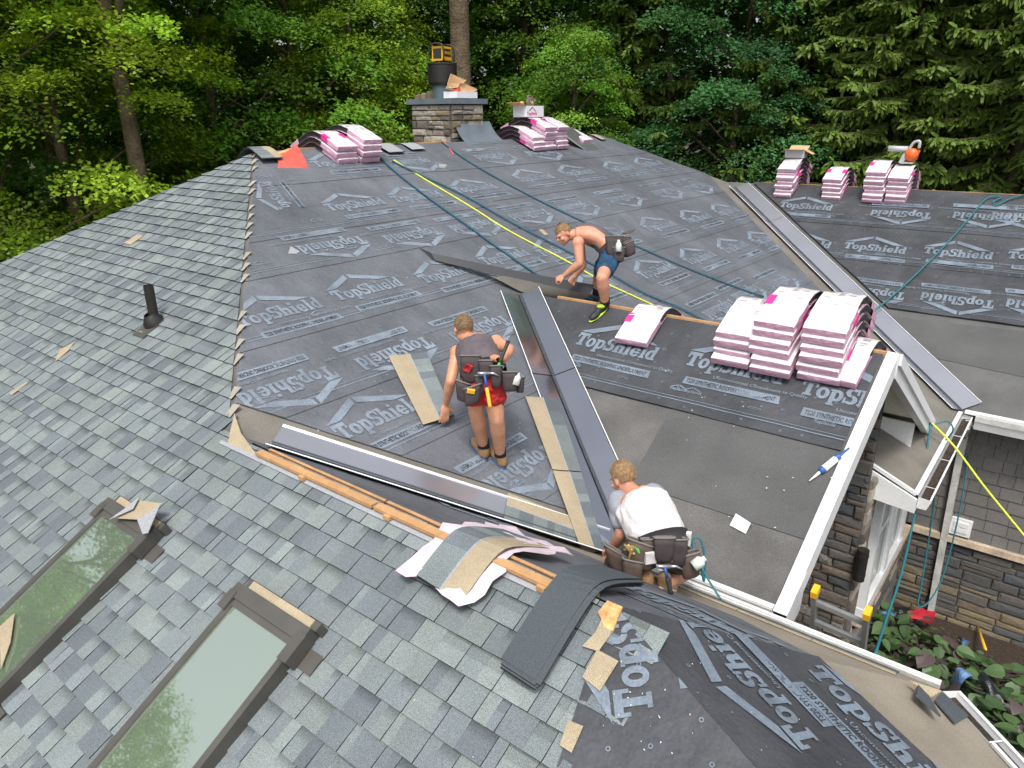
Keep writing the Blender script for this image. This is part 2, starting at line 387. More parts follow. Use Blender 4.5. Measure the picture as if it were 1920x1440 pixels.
# the patch of underlayment folded from the left end over the hip top
hpT = [hipML, half(on('M',478,300), on('M',610,390), on('M',500,380)), half(on('M',474,404), on('M',610,388), on('M',500,350))]
mbt = [(on('M',528,372), on('M',500,330)-on('M',560,405), .75)]
sheet(roofM, 'M', -2, 2, -2.2, 0, hpT, mbt, lift=.018, cell=.15, seam=False)
# gable slope
hpG = [half((GX,GY,0), (XGV,GYE,0), (7,0,0)), half(on('G',1035,600), on('G',1100,735), (7,0,0)), half((GXE-.085,0,0), (GXE-.085,1,0), (5,0,0))]
_,_,nG = basis('G')
def gl(px, py, s=.92): return (on('G',px,py), Vector((1,0,0)), s)
v_low = (on('G',1100,728)-PL['G'][0]).dot(basis('G')[1])
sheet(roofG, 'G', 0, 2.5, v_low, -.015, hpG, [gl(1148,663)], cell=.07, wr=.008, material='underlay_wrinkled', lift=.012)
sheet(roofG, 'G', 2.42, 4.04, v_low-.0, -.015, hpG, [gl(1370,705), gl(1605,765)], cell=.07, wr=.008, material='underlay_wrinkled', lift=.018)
# far wing slope: three courses
hpR = [shifted(half((RX,RY,0), (7.726,RYE,0), (12,8,0)), .36)]
def rl(px, py, s=1, z=1.0): return (on('R',px,py), Vector((s,0,0)), z)
vR = lambda px, py: (on('R',px,py)-PL['R'][0]).dot(basis('R')[1])
e0, e1, e2 = vR(1900,450), vR(1900,523), vR(1900,612)
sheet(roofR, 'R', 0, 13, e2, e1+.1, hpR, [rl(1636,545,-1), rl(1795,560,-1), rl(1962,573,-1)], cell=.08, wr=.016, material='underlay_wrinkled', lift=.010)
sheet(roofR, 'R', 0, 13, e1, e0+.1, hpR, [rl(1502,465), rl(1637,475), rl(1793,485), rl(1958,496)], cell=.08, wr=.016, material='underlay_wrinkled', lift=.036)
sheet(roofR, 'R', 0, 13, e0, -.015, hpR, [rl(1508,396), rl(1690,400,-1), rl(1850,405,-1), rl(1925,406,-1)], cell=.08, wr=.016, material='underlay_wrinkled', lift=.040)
# near wing: underlayment lapped over ridge and hips (slopes N, D and the end of L)
hipND = half(APEX, (NXC,NYE,0), (7.2,-1.5,0)); hipLD = half(APEX, DEND, (11,0,0))
lvN, upN, nN = basis('N')
hpN = [half((WA,WY,0), (XV,NYE,0), (7,-2.9,0)), half(APEX, (NXC,NYE,0), (6,-2.5,0))]
hpN2 = hpN + [half(on('N',1240,1095), on('N',1545,1243), on('N',1250,1150))]
sheet(roofN, 'N', -4.2, .6, -1.25, -.01, hpN2, [(on('N',880,958), Vector((-1,0,0)), .9), (on('N',760,905), Vector((-1,0,0)), .9), (on('N',1290,1160), Vector((1,0,-.0)), .85), (on('N',1440,1224), Vector((1,0,0)), .8)], cell=.1, wr=.006, lift=.012, material='underlay')
lvD, upD, nD = basis('D'); rD = (on('D',1332,1190)-on('D',1475,1345)).normalized()
hpD = [(h[0], -h[1]) for h in [half(APEX, (NXC,NYE,0), (6,-2.5,0))]] + [half(APEX, DEND, (8.4,-1.5,0)), half(on('D',1545,1245), on('D',1752,1440), on('D',1400,1400))]
hpL_end = [half(APEX, DEND, (7.3,-5,0)), half(on('L',1150,1120), on('L',1045,1440), on('L',1300,1400))]
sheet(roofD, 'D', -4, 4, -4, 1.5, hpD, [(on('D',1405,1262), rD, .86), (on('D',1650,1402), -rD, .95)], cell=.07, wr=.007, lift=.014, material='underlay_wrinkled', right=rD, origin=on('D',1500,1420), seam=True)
rL = (on('L',1200,1170)-on('L',1222,1320)).normalized()
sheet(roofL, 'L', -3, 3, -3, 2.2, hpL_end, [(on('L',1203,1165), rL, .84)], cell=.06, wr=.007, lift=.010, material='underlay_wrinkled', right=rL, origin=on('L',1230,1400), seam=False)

# felt courses on the bare slopes
mat('felt_dusty', (.112,.110,.106), .95, spec=.2, noise_=[(3,.2), (120,.25)], bump=(150,.3,.002))
mat('felt_plain', (.096,.097,.097), .95, spec=.2, noise_=[(2,.12), (120,.18)], bump=(150,.3,.002))
def felt(parent, pl, pts, material, lift):
    mb = MB(); n = PL[pl][1]; mb.prism([on(pl,x,y,lift) for x, y in pts], n*.003); return put('felt_sheet', mb, [MATS[material]], parent)
felt(roofG, 'G', [(1098,730), (1262,768), (1182,902), (1160,895), (1120,800)], 'felt_dusty', .002)
felt(roofG, 'G', [(1260,766), (1592,846), (1510,1012), (1180,905)], 'felt_plain', .005)
felt(roofG, 'G', [(1165,902), (1508,1013), (1452,1140), (1340,1090), (1230,1042)], 'felt_dusty', .001)
felt(roofR, 'R', [(1655,592), (1925,622), (1925,708), (1735,668)], 'felt_plain', .004)
felt(roofR, 'R', [(1733,669), (1925,710), (1925,795), (1822,770)], 'felt_grey', .002)
# ---------------------------------------------------------------- laminated shingles on the left slope
EXP = .1429; CL = math.sqrt(1+SL*SL)
lvL, upL, nL = basis('L')
TONES = [(.203,.235,.230), (.186,.215,.219), (.169,.196,.206), (.153,.178,.192), (.134,.156,.171)]
TW = [.22, .27, .26, .16, .09]
def tab_tone(): 
    t = random.choices(TONES, TW)[0]; k = random.uniform(.9, 1.1); return tuple(c*k for c in t)
def strip_tabs(length=1.0):
    x, out, hi = 0, [], random.random() < .5
    while x < length-.01:
        wd = min(random.choice((.05,.075,.10,.125,.155)), length-x)
        if length-x-wd < .05: wd = length-x
        out.append((x, x+wd, hi, tab_tone(), random.random() < .42)); x += wd; hi = not hi
    return out
def strip_mb(tabs, P0, hp=None):
    """P0: lower left corner on the slope; each tab is a thin wedge, laminated tabs stand higher"""
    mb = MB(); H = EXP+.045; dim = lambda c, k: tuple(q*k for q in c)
    for (a, b, hi, t, band) in tabs:
        hl = .023 if hi else .0175; top = .003
        def Q(u, v, h): return P0 + lvL*u + upL*v + nL*h
        f = lambda v: hl + (top-hl)*v/H
        g = .0012
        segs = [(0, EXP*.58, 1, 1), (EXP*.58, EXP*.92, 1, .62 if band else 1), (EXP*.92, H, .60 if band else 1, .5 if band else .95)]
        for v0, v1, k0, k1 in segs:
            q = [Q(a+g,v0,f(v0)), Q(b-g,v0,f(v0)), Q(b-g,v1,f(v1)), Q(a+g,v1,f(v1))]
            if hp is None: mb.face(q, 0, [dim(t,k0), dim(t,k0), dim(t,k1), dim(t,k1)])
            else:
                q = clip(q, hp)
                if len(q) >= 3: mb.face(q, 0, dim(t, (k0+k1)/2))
        q = [Q(a+g,0,0), Q(b-g,0,0), Q(b-g,0,hl), Q(a+g,0,hl)]
        if hp: q = clip(q, hp)
        if len(q) >= 3: mb.face(q, 1, (.1,.1,.1))
        for e, s in ((a+g,1), (b-g,-1)):
            q = [Q(e,0,0), Q(e,0,hl), Q(e,H,top), Q(e,H,0)]
            if hp: q = clip(q, hp)
            if len(q) >= 3: mb.face(q if s > 0 else q[::-1], 1, (.1,.1,.1))
    return mb
shm = [MATS['shingle'], MATS['shingle_edge']]
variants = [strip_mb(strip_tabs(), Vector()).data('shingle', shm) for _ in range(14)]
strips = []                                                  # (distance, kind, data)
offcuts = MB()
hips = [half((0,0,0), (WA,WY,0), (0,-3,0)), half((0,0,0), (-LHX*3,-3,0), (0,-3,0))]
hips = [shifted(hips[0], .03), shifted(hips[1], .02)]
ridge_hp = (pL(0, WY), -upL)
k = 0
while True:
    vd = (k+1)*EXP                                           # lower edge, distance down the slope
    y = -vd/CL
    if y < -5.9: break
    xl = LHX*y; xr = -y*SL/SM if y > WY else 7.2+.25*(WY-y) + (.22 if k % 2 else -.02) + random.uniform(-.04,.04)
    vis_l = {True: -9}.get(y > -2.4, -2.43 + (-2.36-y)*2.62 - 1.6)
    x = max(xl, vis_l) - random.random()
    off = (k*.37) % 1.0; x = math.floor(x) + off - 1
    while x < xr:
        if x+1 > max(xl, vis_l):
            P0 = pL(x, y); full = ((y < WY-.18 or (y < WY and x+1.5 < WA)) and x > xl+.25 and x+1 < xr-.05) or (y > WY and x > xl+.3 and x+1 < xr-.35)
            c = P0+lvL*.5; vz = (c-CAM); dpt = vz.dot(FWD)
            sx = 960+FPX*vz.dot(RGT)/dpt if dpt > .3 else -9999; sy = 720-FPX*vz.dot(UPV)/dpt if dpt > .3 else 9999
            inside = -150 < sx < 2000 and sy < 1500
            strips.append((0 if inside else 1, dpt, x, y, xr, full))
        x += 1
    if y > WY:                                               # pale cut ends along the hip
        e = pL(xr, y)
        if random.random() < .8:
            wdt = random.uniform(.01,.07)
            offcuts.mesh([e+lvL*(-.02)+nL*.020, e+lvL*(-wdt*1.3)+nL*.019, e+lvL*(-.13)+upL*.115+nL*.012, e+lvL*(-.05)+upL*.13+nL*.014], [(0,3,2,1)])
    k += 1
strips.sort(key=lambda s: (s[0], s[1]))
rest = MB(); cnt = 0
for (o_, dpt, x, y, xr, full) in strips:
    if full and cnt < 300 and o_ == 0:
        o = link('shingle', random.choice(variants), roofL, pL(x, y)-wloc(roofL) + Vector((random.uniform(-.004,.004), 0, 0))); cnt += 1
        o.rotation_mode = 'AXIS_ANGLE'; o.rotation_axis_angle = (random.uniform(-.003,.003), *nL)
    else:
        hp = list(hips)
        if y < WY: hp = [hips[1], ridge_hp] if x > WA-.5 else [hips[1]]
        if y < WY: hp.append((Vector((xr,0,0)), Vector((-1,0,0))))
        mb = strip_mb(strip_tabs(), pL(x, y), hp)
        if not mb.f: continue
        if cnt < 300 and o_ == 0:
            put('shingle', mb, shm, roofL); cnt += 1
        else: rest.mesh(mb.v, [], 0); b0 = len(rest.v)-len(mb.v); rest.f += [tuple(i+b0 for i in f) for f in mb.f]; rest.m += mb.m; rest.c += mb.c
tag(put('shingle_field', rest, shm, roofL), kind='stuff')
tag(put('shingle_offcuts', offcuts, [MATS['shingle_pale']], roofL), kind='stuff')
# pale seal strip just under the wing ridge and the cut corner of the valley
mb = MB()
a, b = pL(3.98, WY)-upL*.03+nL*.022, pL(6.9, WY)-upL*.03+nL*.022
mb.bar(a-upL*.05, b-upL*.05, .03, .003, nL)
put('seal_strip', mb, [MATS['seal_strip']], roofL)
mb = MB()
mb.prism([on('L',427,832,.018), on('L',440,775,.018), on('L',452,812,.02), on('L',492,868,.02), on('L',480,862,.018)], nL*.004)
put('shingle_offcuts', mb, [MATS['shingle_tan']], roofL)
# ---------------------------------------------------------------- valley flashings, laid loose in the open valleys
def flashing(label, a, b, n1, n2, wid1, wid2, segs, lift=.020, extra=None, group='valley flashings', metal='valley_metal'):
    """W-shaped valley metal from a down to b; two wings of the given widths lie on the slopes with normals n1, n2"""
    a, b = Vector(a), Vector(b); d = (b-a).normalized()
    w1 = n1.cross(d).normalized(); w2 = n2.cross(d).normalized()
    if w1.dot(n2) < 0: w1 = -w1
    if w2.dot(n1) < 0: w2 = -w2
    t = thing('valley_flashing', label, 'flashing', a, group)
    def ends(x, y): return a.lerp(b, x), a.lerp(b, y)
    for k in range(len(segs)-1):
        p, q = ends(segs[k], segs[k+1]); dz = .006*(len(segs)-k)
        mb = MB()
        for (ww, wn, nn) in ((w1, wid1, n1), (w2, wid2, n2)):
            o = nn*(lift+dz); e = wn
            prof = [(0,.022), (.018,.004), (e*.5,.004), (e-.012,.003), (e,.010)]
            P = [[p + ww*s + o + nn*h, q + ww*s + o + nn*h] for s, h in prof]
            mb.grid(P); mb.tube([p+ww*e+o+nn*.012, q+ww*e+o+nn*.012], .005, 5, 2)
        mb.tube([p+(n1+n2).normalized()*(lift+dz+.026), q+(n1+n2).normalized()*(lift+dz+.026)], .006, 6, 1)
        put('metal_sheet', mb, [MATS[metal], MATS['starter_black'], MATS['white_trim']], t)
    return t
nL_, nN_ = basis('L')[2], basis('N')[2]; nR_ = basis('R')[2]; nG_ = basis('G')[2]; nH_ = basis('H')[2]
s0 = pM(4.12, WY+.12*SM/SN)
flashing('pale grey valley metal running below the open lumber ridge of the near wing', pM(4.22, WY+.22*SM/SN), pM(XV-.02, NYE-.015), nM, nN_, .24, .20, [0, 1])
gva, gvb = pM(GX+.1, GY-.1*SM/SG), pM(XGV-.05, GYE+.06)
flashing('dark mirror-like valley metal between the lifted flap and the kneeling worker', gva, gvb, nM, nG_, .25, .25, [0, .42, 1], metal='valley_mirror')
rva, rvb = pM(RX+.30, RY-.30*SM/SR), pM(7.70, RYE+.02)
flashing('long lilac-grey valley metal climbing to the far wing ridge', rva, rvb, nM, nR_, .17, .30, [0, .22, .63, 1])
# ---------------------------------------------------------------- ridge lumber
def ridge_board(pts, wdt, hgt, dz, blocks=(), material='lumber', n=UPZ):
    mb = MB(); mb.bar(pts[0]+UPZ*dz, pts[1]+UPZ*dz, wdt, hgt)
    return put('ridge_board', mb, [MATS[material]], house)
W0, W1 = pL(4.55, WY), pL(7.12, WY)
for dy, hh in ((-.05,.020), (.035,.004)):
    for (xa, xb) in ((4.42,5.6), (5.62,7.1)):
        mb = MB(); mb.bar(Vector((xa, WY+dy, WZ+hh-.01)), Vector((xb, WY+dy, WZ+hh-.01)), .055 if dy < 0 else .022, .022)
        put('ridge_board', mb, [MATS['lumber']], house)
for x in (4.95, 5.75, 6.85):
    mb = MB(); mb.box((x, WY-.085, WZ+.0), (.05,.03,.025)); put('ridge_block', mb, [MATS['lumber']], house)
for xa, xb in ((4.05,5.25), (5.27,6.4), (6.42,7.44)):
    mb = MB(); mb.bar(Vector((xa, GY, GZ+.012)), Vector((xb, GY, GZ+.012)), .035, .04); put('ridge_board', mb, [MATS['lumber']], house)
for xa, xb in ((3.0,5.9), (5.92,8.6), (8.62,12)):
    mb = MB(); mb.bar(Vector((xa, RY, RZ+.012)), Vector((xb, RY, RZ+.012)), .035, .04); put('ridge_board', mb, [MATS['lumber']], house)
for ya, yb in ((.5,1.3), (2.85,3.6), (7.3,7.75)):
    mb = MB(); mb.bar(Vector((0, ya, .012)), Vector((0, yb, .012)), .06, .03); put('ridge_board', mb, [MATS['lumber']], house)
mb = MB(); mb.prism([on('L',1122,1150,.02), on('L',1140,1128,.03), on('L',1168,1140,.03), on('L',1150,1185,.02), on('L',1135,1178,.02)], nL*.012)
put('deck_panel', mb, [MATS['osb']], house)
# ---------------------------------------------------------------- gable trim
wt = [MATS['white_trim']]
mb = MB()
def rake(mb, y0, y1, x0, x1, top, bot):                     # fascia along the gable slope
    P = [pG(0,y0), pG(0,y1)]
    for q in P: pass
    a0, a1 = Vector((x0,y0,P[0].z)), Vector((x0,y1,P[1].z)); dx = Vector((x1-x0,0,0))
    mb.prism([a0+UPZ*top, a1+UPZ*top, a1-UPZ*bot, a0-UPZ*bot], dx)
rake(mb, GY-.0, GYE-.02, GXE-.06, GXE+.03, .035, .16)
put('rake_board', mb, wt, house)
mb = MB(); rake(mb, GY+.001, GY+(GXE-GX)*SM/SG-.25, GXE-.045, GXE+.035, .03, .19); put('rake_board', mb, wt, house)
mb = MB(); rake(mb, GY+.01, GY+3.1, GXE+.036, GXE+.06, .035, .07); put('rake_board', mb, wt, house)
mb = MB()                                                   # boxed return at the near eave corner
mb.prism([(GXE-.062,GYE-.02,ZG+.03), (GXE-.062,GYE+.33,ZG+.18), (GXE-.062,GYE+.30,ZG-.12), (GXE-.062,GYE-.02,ZG-.19)], (.094,0,0))
put('eave_return', mb, wt, house)
for k in range(16):                                         # soffit boards under the far gable slope
    y0 = GY+.03+k*.145; mb = MB()
    def sz(y): return GZ-SG*(y-GY)-.13
    mb.prism([(6.4,y0,sz(y0)), (6.4,y0+.138,sz(y0+.138)), (6.4,y0+.138,sz(y0+.138)+.012), (6.4,y0,sz(y0)+.012)], (1.06,0,0))
    put('soffit_board', mb, [MATS['soffit']], house)
mb = MB(); mb.box((6.95,3.34,-3.17), (1.0,.03,.42)); put('frieze_board', mb, wt, house)
# eave gutters ----------------------------------------------------
def gutter(a, b, out, w_=.11, d_=.11, material='white_trim', debris=True):
    """open K gutter along a-b, 'out' points away from the wall"""
    a, b, out = Vector(a), Vector(b), Vector(out).normalized(); g = thing_part = None
    mb = MB(); prof = [(0,.012), (0,-d_), (w_*.75,-d_), (w_,-.02), (w_,0), (w_-.018,0), (w_-.018,-.02), (w_*.72,-d_+.008), (.008,-d_+.008), (.008,.012)]
    P = [[a+out*s+UPZ*h, b+out*s+UPZ*h] for s, h in prof]; mb.grid(P)
    for e in (a, b): mb.face([e+out*s+UPZ*h for s, h in prof[:5]])
    o = put('gutter', mb, [MATS[material]], house)
    if debris:
        m2 = MB(); m2.mesh([a+out*.015-UPZ*.05, b+out*.015-UPZ*.05, b+out*(w_-.02)-UPZ*.045, a+out*(w_-.02)-UPZ*.045], [(0,1,2,3)])
        off = wloc(o); link('debris', m2.data('debris', [MATS['mulch']], off), o)
    L = (b-a).length; k = .35
    while k < L:
        m3 = MB(); p = a.lerp(b, k/L); m3.bar(p+out*.0-UPZ*.012, p+out*w_-UPZ*.012, .008, .004); k += .85
        off = wloc(o); link('hanger', m3.data('hanger', wt, off), o)
    return o
gutter((XGV+.25, GYE-.01, ZG-.0), (GXE+.03, GYE-.01, ZG-.0), (0,-1,0), .13, .14, 'dirty_white')
mb = MB(); mb.bar((XGV+.05,GYE+.01,ZG+.028), (GXE-.07,GYE+.01,ZG+.028), .05, .022); put('drip_edge', mb, wt, house)
gutter((7.74, 2.36, ZR-.02), (7.74, RYE+.02, ZR-.02), (1,0,0), .125, .12)
mb = MB(); mb.bar((7.715,2.36,ZR+.022), (7.715,RYE-.02,ZR+.022), .05, .03); put('drip_edge', mb, wt, house)
mb = MB(); mb.bar((7.10,2.345,-SM*7.10+.02), (7.72,2.345,-SM*7.72+.02), .04, .035); put('drip_edge', mb, wt, house)
mb = MB(); mb.prism([(7.02,2.30,-3.10), (7.74,2.30,-3.40), (7.74,2.30,-3.56), (7.02,2.30,-3.50)], (0,.03,0)); put('fascia', mb, wt, house)
mb = MB(); mb.box((7.52,3.85,-3.545), (.44,3.0,.02)); put('soffit_board', mb, wt, house)
gutter((7.9, RYE-.01, ZR-.01), (17, RYE-.01, ZR-.01), (0,-1,0), .13, .13)
mb = MB(); mb.bar((7.76,RYE+.03,ZR+.03), (17,RYE+.03,ZR+.03), .09, .03); put('drip_edge', mb, wt, house)
mb = MB(); mb.box((12.4,RYE+.18,ZR-.14), (9.3,.36,.02)); put('soffit_board', mb, wt, house)
mb = MB(); mb.bar((7.9,RYE-.14,ZR+.02), (8.7,RYE-.14,ZR+.02), .03, .07); put('gutter_end', mb, [MATS['dirty_white']], house)
# near wing eave: starter shingles, felt strip, thin white gutter lip
st = MB(); x = XV+.1
random.seed(11)
while x < NXC-.5:
    st = MB(); st.prism([pN(x,NYE+.03), pN(x+.47,NYE+.03), pN(x+.47,NYE-.13), pN(x,NYE-.13)], nN_*.006)
    o = put('starter_shingle', st, [MATS['shingle_slate']], roofN); 
    st = MB(); st.prism([pN(x,NYE-.13)+nN_*.004, pN(x+.47,NYE-.13)+nN_*.004, pN(x+.47,NYE-.185)+nN_*.004, pN(x,NYE-.18)+nN_*.004], nN_*.009)
    put('starter_shingle', st, [MATS['shingle_tan']], roofN); x += .475
mb = MB(); mb.prism([on('N',1705,1277,.02), on('N',1765,1297,.02), on('D',1745,1308,.03), on('D',1712,1292,.02)], nD*.006); put('starter_shingle', mb, [MATS['shingle_tan']], roofN)
mb = MB(); mb.bar((6.5,NYE+.04,ZN+.0), (NXC,NYE+.04,ZN-.0), .022, .05); put('gutter_lip', mb, wt, house)
mb = MB(); mb.bar((6.3,NYE+.03,ZN-.05), (NXC,NYE+.03,ZN-.05), .02, .12); put('gutter', mb, [MATS['dirty_white']], house)
ddir = Vector((1,-1,0)).normalized(); dout = Vector((1,1,0)).normalized()
gutter(Vector((NXC,NYE,ZN-.01))+ddir*.02, Vector((NXC,NYE,ZN-.01))+ddir*3.5, dout, .12, .12)
mb = MB(); mb.bar(Vector((NXC,NYE,ZN+.02))+ddir*.42, Vector((NXC,NYE,ZN+.02))+ddir*3.5, .02, .02); put('drip_edge', mb, wt, house)
mb = MB(); mb.prism([on('D',1765,1298,.012), on('D',1815,1343,.012), on('D',1790,1358,.012), on('D',1752,1315,.012)], nD*.008); put('starter_shingle', mb, [MATS['shingle_slate']], roofD)
# ---------------------------------------------------------------- walls
mat('mortar', (.07,.062,.052), .95, noise_=(30,.3))
mat('stone_dark', (.105,.10,.098), .9, noise_=[(9,.35), (40,.25)], bump=(25,.8,.02), rand=.35, col2=(.19,.15,.115))
mat('stone_slate', (.075,.082,.09), .9, noise_=[(9,.3), (40,.25)], bump=(25,.8,.02), rand=.3, col2=(.15,.14,.12))
mat('stone_tan', (.23,.185,.11), .9, noise_=[(9,.3), (40,.25)], bump=(25,.8,.02), rand=.3, col2=(.21,.18,.12))
mat('stone_pale', (.43,.375,.30), .9, noise_=[(8,.35), (40,.25)], bump=(25,.8,.02), rand=.35, col2=(.27,.25,.225))
mat('siding', (.148,.141,.135), .85, noise_=[(2,.12), (50,.12)], rand=.10, bump=(30,.3,.005))
mat('limestone', (.50,.40,.29), .85, noise_=[(6,.3), (40,.2)])
def wall(pts):
    mb = MB(); mb.face([Vector(p) for p in pts]); return put('wall', mb, [MATS['mortar']], house)
def stone_mesh():
    mb = MB(); j = lambda a: random.uniform(-a, a)
    b = [(-.5,-.5,0), (.5,-.5,0), (.5,.5,0), (-.5,.5,0)]
    f1 = [(x*(1+j(.03)), y*(1+j(.06)), .72+j(.1)) for x, y, _ in b]
    f2 = [(x*.88+j(.03), y*.74+j(.06), 1+j(.16)) for x, y, _ in b]
    c = [(j(.2), j(.12), 1.12+j(.14))]
    mb.mesh(b+f1+f2+c, [(0,1,5,4), (1,2,6,5), (2,3,7,6), (3,0,4,7), (4,5,9,8), (5,6,10,9), (6,7,11,10), (7,4,8,11), (8,9,12), (9,10,12), (10,11,12), (11,8,12)])
    return mb
random.seed(3)
SMESH = {}
def stones(parent, O, right, up, W, H, mats_fn, hrange=(.07,.16), wrange=(.16,.46), dep=.045, clipf=None):
    O, right, up = Vector(O), Vector(right).normalized(), Vector(up).normalized(); n = right.cross(up)
    base = wloc(parent); v = 0; cnt = 0
    while v < H-.02:
        h = min(random.uniform(*hrange), H-v); u = -random.random()*.1
        if H-v-h < .05: h = H-v
        while u < W-.02:
            wd = random.uniform(*wrange); u0, u1 = max(u, 0), min(u+wd, W)
            if W-u1 < .07: u1 = W
            parts = [(v, v+h)] if (h < .13 or random.random() < .6) else [(v, v+h*.45), (v+h*.45, v+h)]
            for va, vb in parts:
                if u1-u0 < .03: continue
                c = O + right*((u0+u1)/2) + up*((va+vb)/2)
                if clipf and not clipf(c): continue
                mname = mats_fn(va/H)
                key = (mname, random.randrange(5))
                if key not in SMESH: SMESH[key] = stone_mesh().data('stone', [MATS[mname]])
                o = link('stone', SMESH[key], parent); M4 = Matrix((right, up, n)).transposed().to_4x4() @ Matrix.Diagonal((u1-u0-.010, vb-va-.010, dep*random.uniform(.7,1.25), 1))
                M4.translation = c-base; o.matrix_local = M4; cnt += 1
            u += wd
        v += h
    return cnt
YR = RYE+.35; LZ = -5.42
wR = wall([(7.3,YR,GROUND-.3), (17,YR,GROUND-.3), (17,YR,ZR-.05), (7.3,YR,ZR-.05)])
nst = stones(wR, (7.33,YR,GROUND-.05), (1,0,0), (0,0,1), 2.35, LZ-GROUND-.02, lambda t: random.choices(['stone_tan','stone_slate','stone_dark'], [max(.08, 1.7-2.2*t), .12+1.5*t, .25])[0], (.09,.19), (.2,.55))
mb = MB(); mb.box((12.2,YR-.05,LZ+.035), (9.9,.1,.09)); put('ledge', mb, [MATS['limestone']], house)
z = LZ+.08; row = 0
for row in range(11):                                       # grey shake siding in courses
    z0 = z+row*.186
    if z0 > ZR-.2: break
    x = 7.32 - random.random()*.1
    while x < 9.75:
        wd = random.choice((.15,.19,.23,.27)); x0, x1 = max(x, 7.32), x+wd; x += wd
        if x1-x0 < .04: continue
        zb = z0+random.uniform(-.004,.004); zt = min(z0+.20, ZR-.13); mb = MB()
        mb.mesh([(x0+.003,YR-.026,zb), (x1-.003,YR-.026,zb), (x1-.003,YR-.010,zt), (x0+.003,YR-.010,zt), (x0+.003,YR,zb), (x1-.003,YR,zb)], [(0,1,2,3), (4,5,1,0), (4,0,3), (1,5,2)])
        put('siding_shingle', mb, [MATS['siding']], wR)
mb = MB(); mb.box((13.4,YR-.012,(LZ+.08+ZR)/2), (7.3,.02,ZR-LZ-.2)); put('siding_panel', mb, [MATS['siding']], house)
# window wall (faces the courtyard) and stone pier
wP = wall([(7.3,2.15,GROUND-.3), (7.3,YR,GROUND-.3), (7.3,YR,-3.26), (7.3,2.15,-3.26)])
wY = wall([(5.6,2.15,GROUND-.3), (7.3,2.15,GROUND-.3), (7.3,2.15,-2.02), (5.6,2.15,-2.02)])
nst += stones(wY, (6.42,2.15,GROUND), (1,0,0), (0,0,1), .88, 4.72, lambda t: random.choices(['stone_dark','stone_slate','stone_pale'], [.6,.25,.15])[0], (.09,.17), (.15,.4))
nst += stones(wP, (7.3,2.15,GROUND), (0,1,0), (0,0,1), .30, 3.5, lambda t: random.choices(['stone_pale','stone_dark'], [.6,.4])[0], (.09,.17), (.15,.36), .04)
nst += stones(wP, (7.3,2.70,GROUND), (0,1,0), (0,0,1), 2.8, LZ-GROUND-.02, lambda t: random.choices(['stone_dark','stone_slate','stone_pale'], [.5,.3,.2])[0], (.12,.2), (.3,.6), .04)
mb = MB(); mb.box((7.35,(2.65+YR)/2,LZ+.035), (.1,YR-2.65,.09)); put('ledge', mb, [MATS['limestone']], house)
mb = MB(); mb.box((7.305,5.05,(LZ-3.4)/2), (.02,1.0,abs(LZ+3.4)-.1)); put('siding_panel', mb, [MATS['siding']], house)
mat('glass_window', (.045,.055,.05), .04, spec=.6)
win = link('window', None, house); win.location = Vector((7.33,2.72,-5.33))-house.location
def wpart(name, mb, m): return put(name, mb, m, win)
Wz0, Wz1 = LZ+.09, -3.62
for y0, y1 in ((2.70,2.82), (3.66,3.80), (4.62,4.74)):
    mb = MB(); mb.box((7.345,(y0+y1)/2,(Wz0+Wz1)/2), (.09,y1-y0,Wz1-Wz0)); wpart('frame', mb, wt)
for z0, z1 in ((Wz0,Wz0+.13), (Wz1-.10,Wz1)):
    mb = MB(); mb.box((7.348,3.72,(z0+z1)/2), (.10,2.06,z1-z0)); wpart('frame', mb, wt)
for y0, y1 in ((2.82,3.66), (3.80,4.62)):
    mb = MB(); mb.box((7.322,(y0+y1)/2,(Wz0+Wz1)/2), (.012,y1-y0,Wz1-Wz0-.2)); wpart('pane', mb, [MATS['glass_window']])
    for yy in (y0+.03, y1-.03):
        mb = MB(); mb.box((7.335,yy,(Wz0+Wz1)/2), (.035,.06,Wz1-Wz0-.2)); wpart('sash', mb, wt)
    mb = MB(); mb.box((7.333,(y0+y1)/2,(Wz0+Wz1)/2+.1), (.02,y1-y0,.03)); wpart('muntin', mb, wt)
# downspout, wall vent, wall light
mb = MB(); ds = [(7.82,RYE-.08,ZR-.14), (7.80,RYE-.02,ZR-.24), (7.80,YR-.10,ZR-.40), (7.80,YR-.085,-4.2), (7.85,YR-.085,-6.0), (7.88,YR-.085,GROUND+.05)]
for a, b in zip(ds, ds[1:]): mb.bar(a, b, .085, .07, (0,1,0) if abs(b[1]-a[1]) < .1 else (1,0,0))
put('downspout', mb, [MATS['dirty_white']], house)
mb = MB(); mb.tube([(7.82,RYE-.07,ZR-.10), (7.81,RYE+.1,ZR-.22), (7.80,YR-.09,ZR-.34)], .055, 10); put('downspout_elbow', mb, [MATS['dirty_white']], house, True)
mb = MB(); mb.box((8.0,YR-.045,-5.17), (.26,.05,.26)); mb.box((8.0,YR-.075,-5.12), (.18,.02,.07)); mb.box((8.0,YR-.075,-5.21), (.18,.02,.07)); put('wall_vent', mb, wt, house)
mat('black_metal', (.02,.018,.017), .45, spec=.5)
lamp = link('wall_light', None, house); lc = Vector((7.37,2.06,-4.22)); lamp.location = lc-house.location
mb = MB(); mb.lathe(lc-UPZ*.19, UPZ, [(.0,0), (.062,0), (.062,.06), (.066,.061), (.066,.08), (.062,.081), (.062,.30), (.066,.301), (.066,.32), (.062,.321), (.062,.38), (.04,.381), (0,.37)], 20); put('lamp_tube', mb, [MATS['black_metal']], lamp, False)
mb = MB(); mb.bar(lc, lc+Vector((-.02,.12,0)), .06, .10); put('bracket', mb, [MATS['black_metal']], lamp)
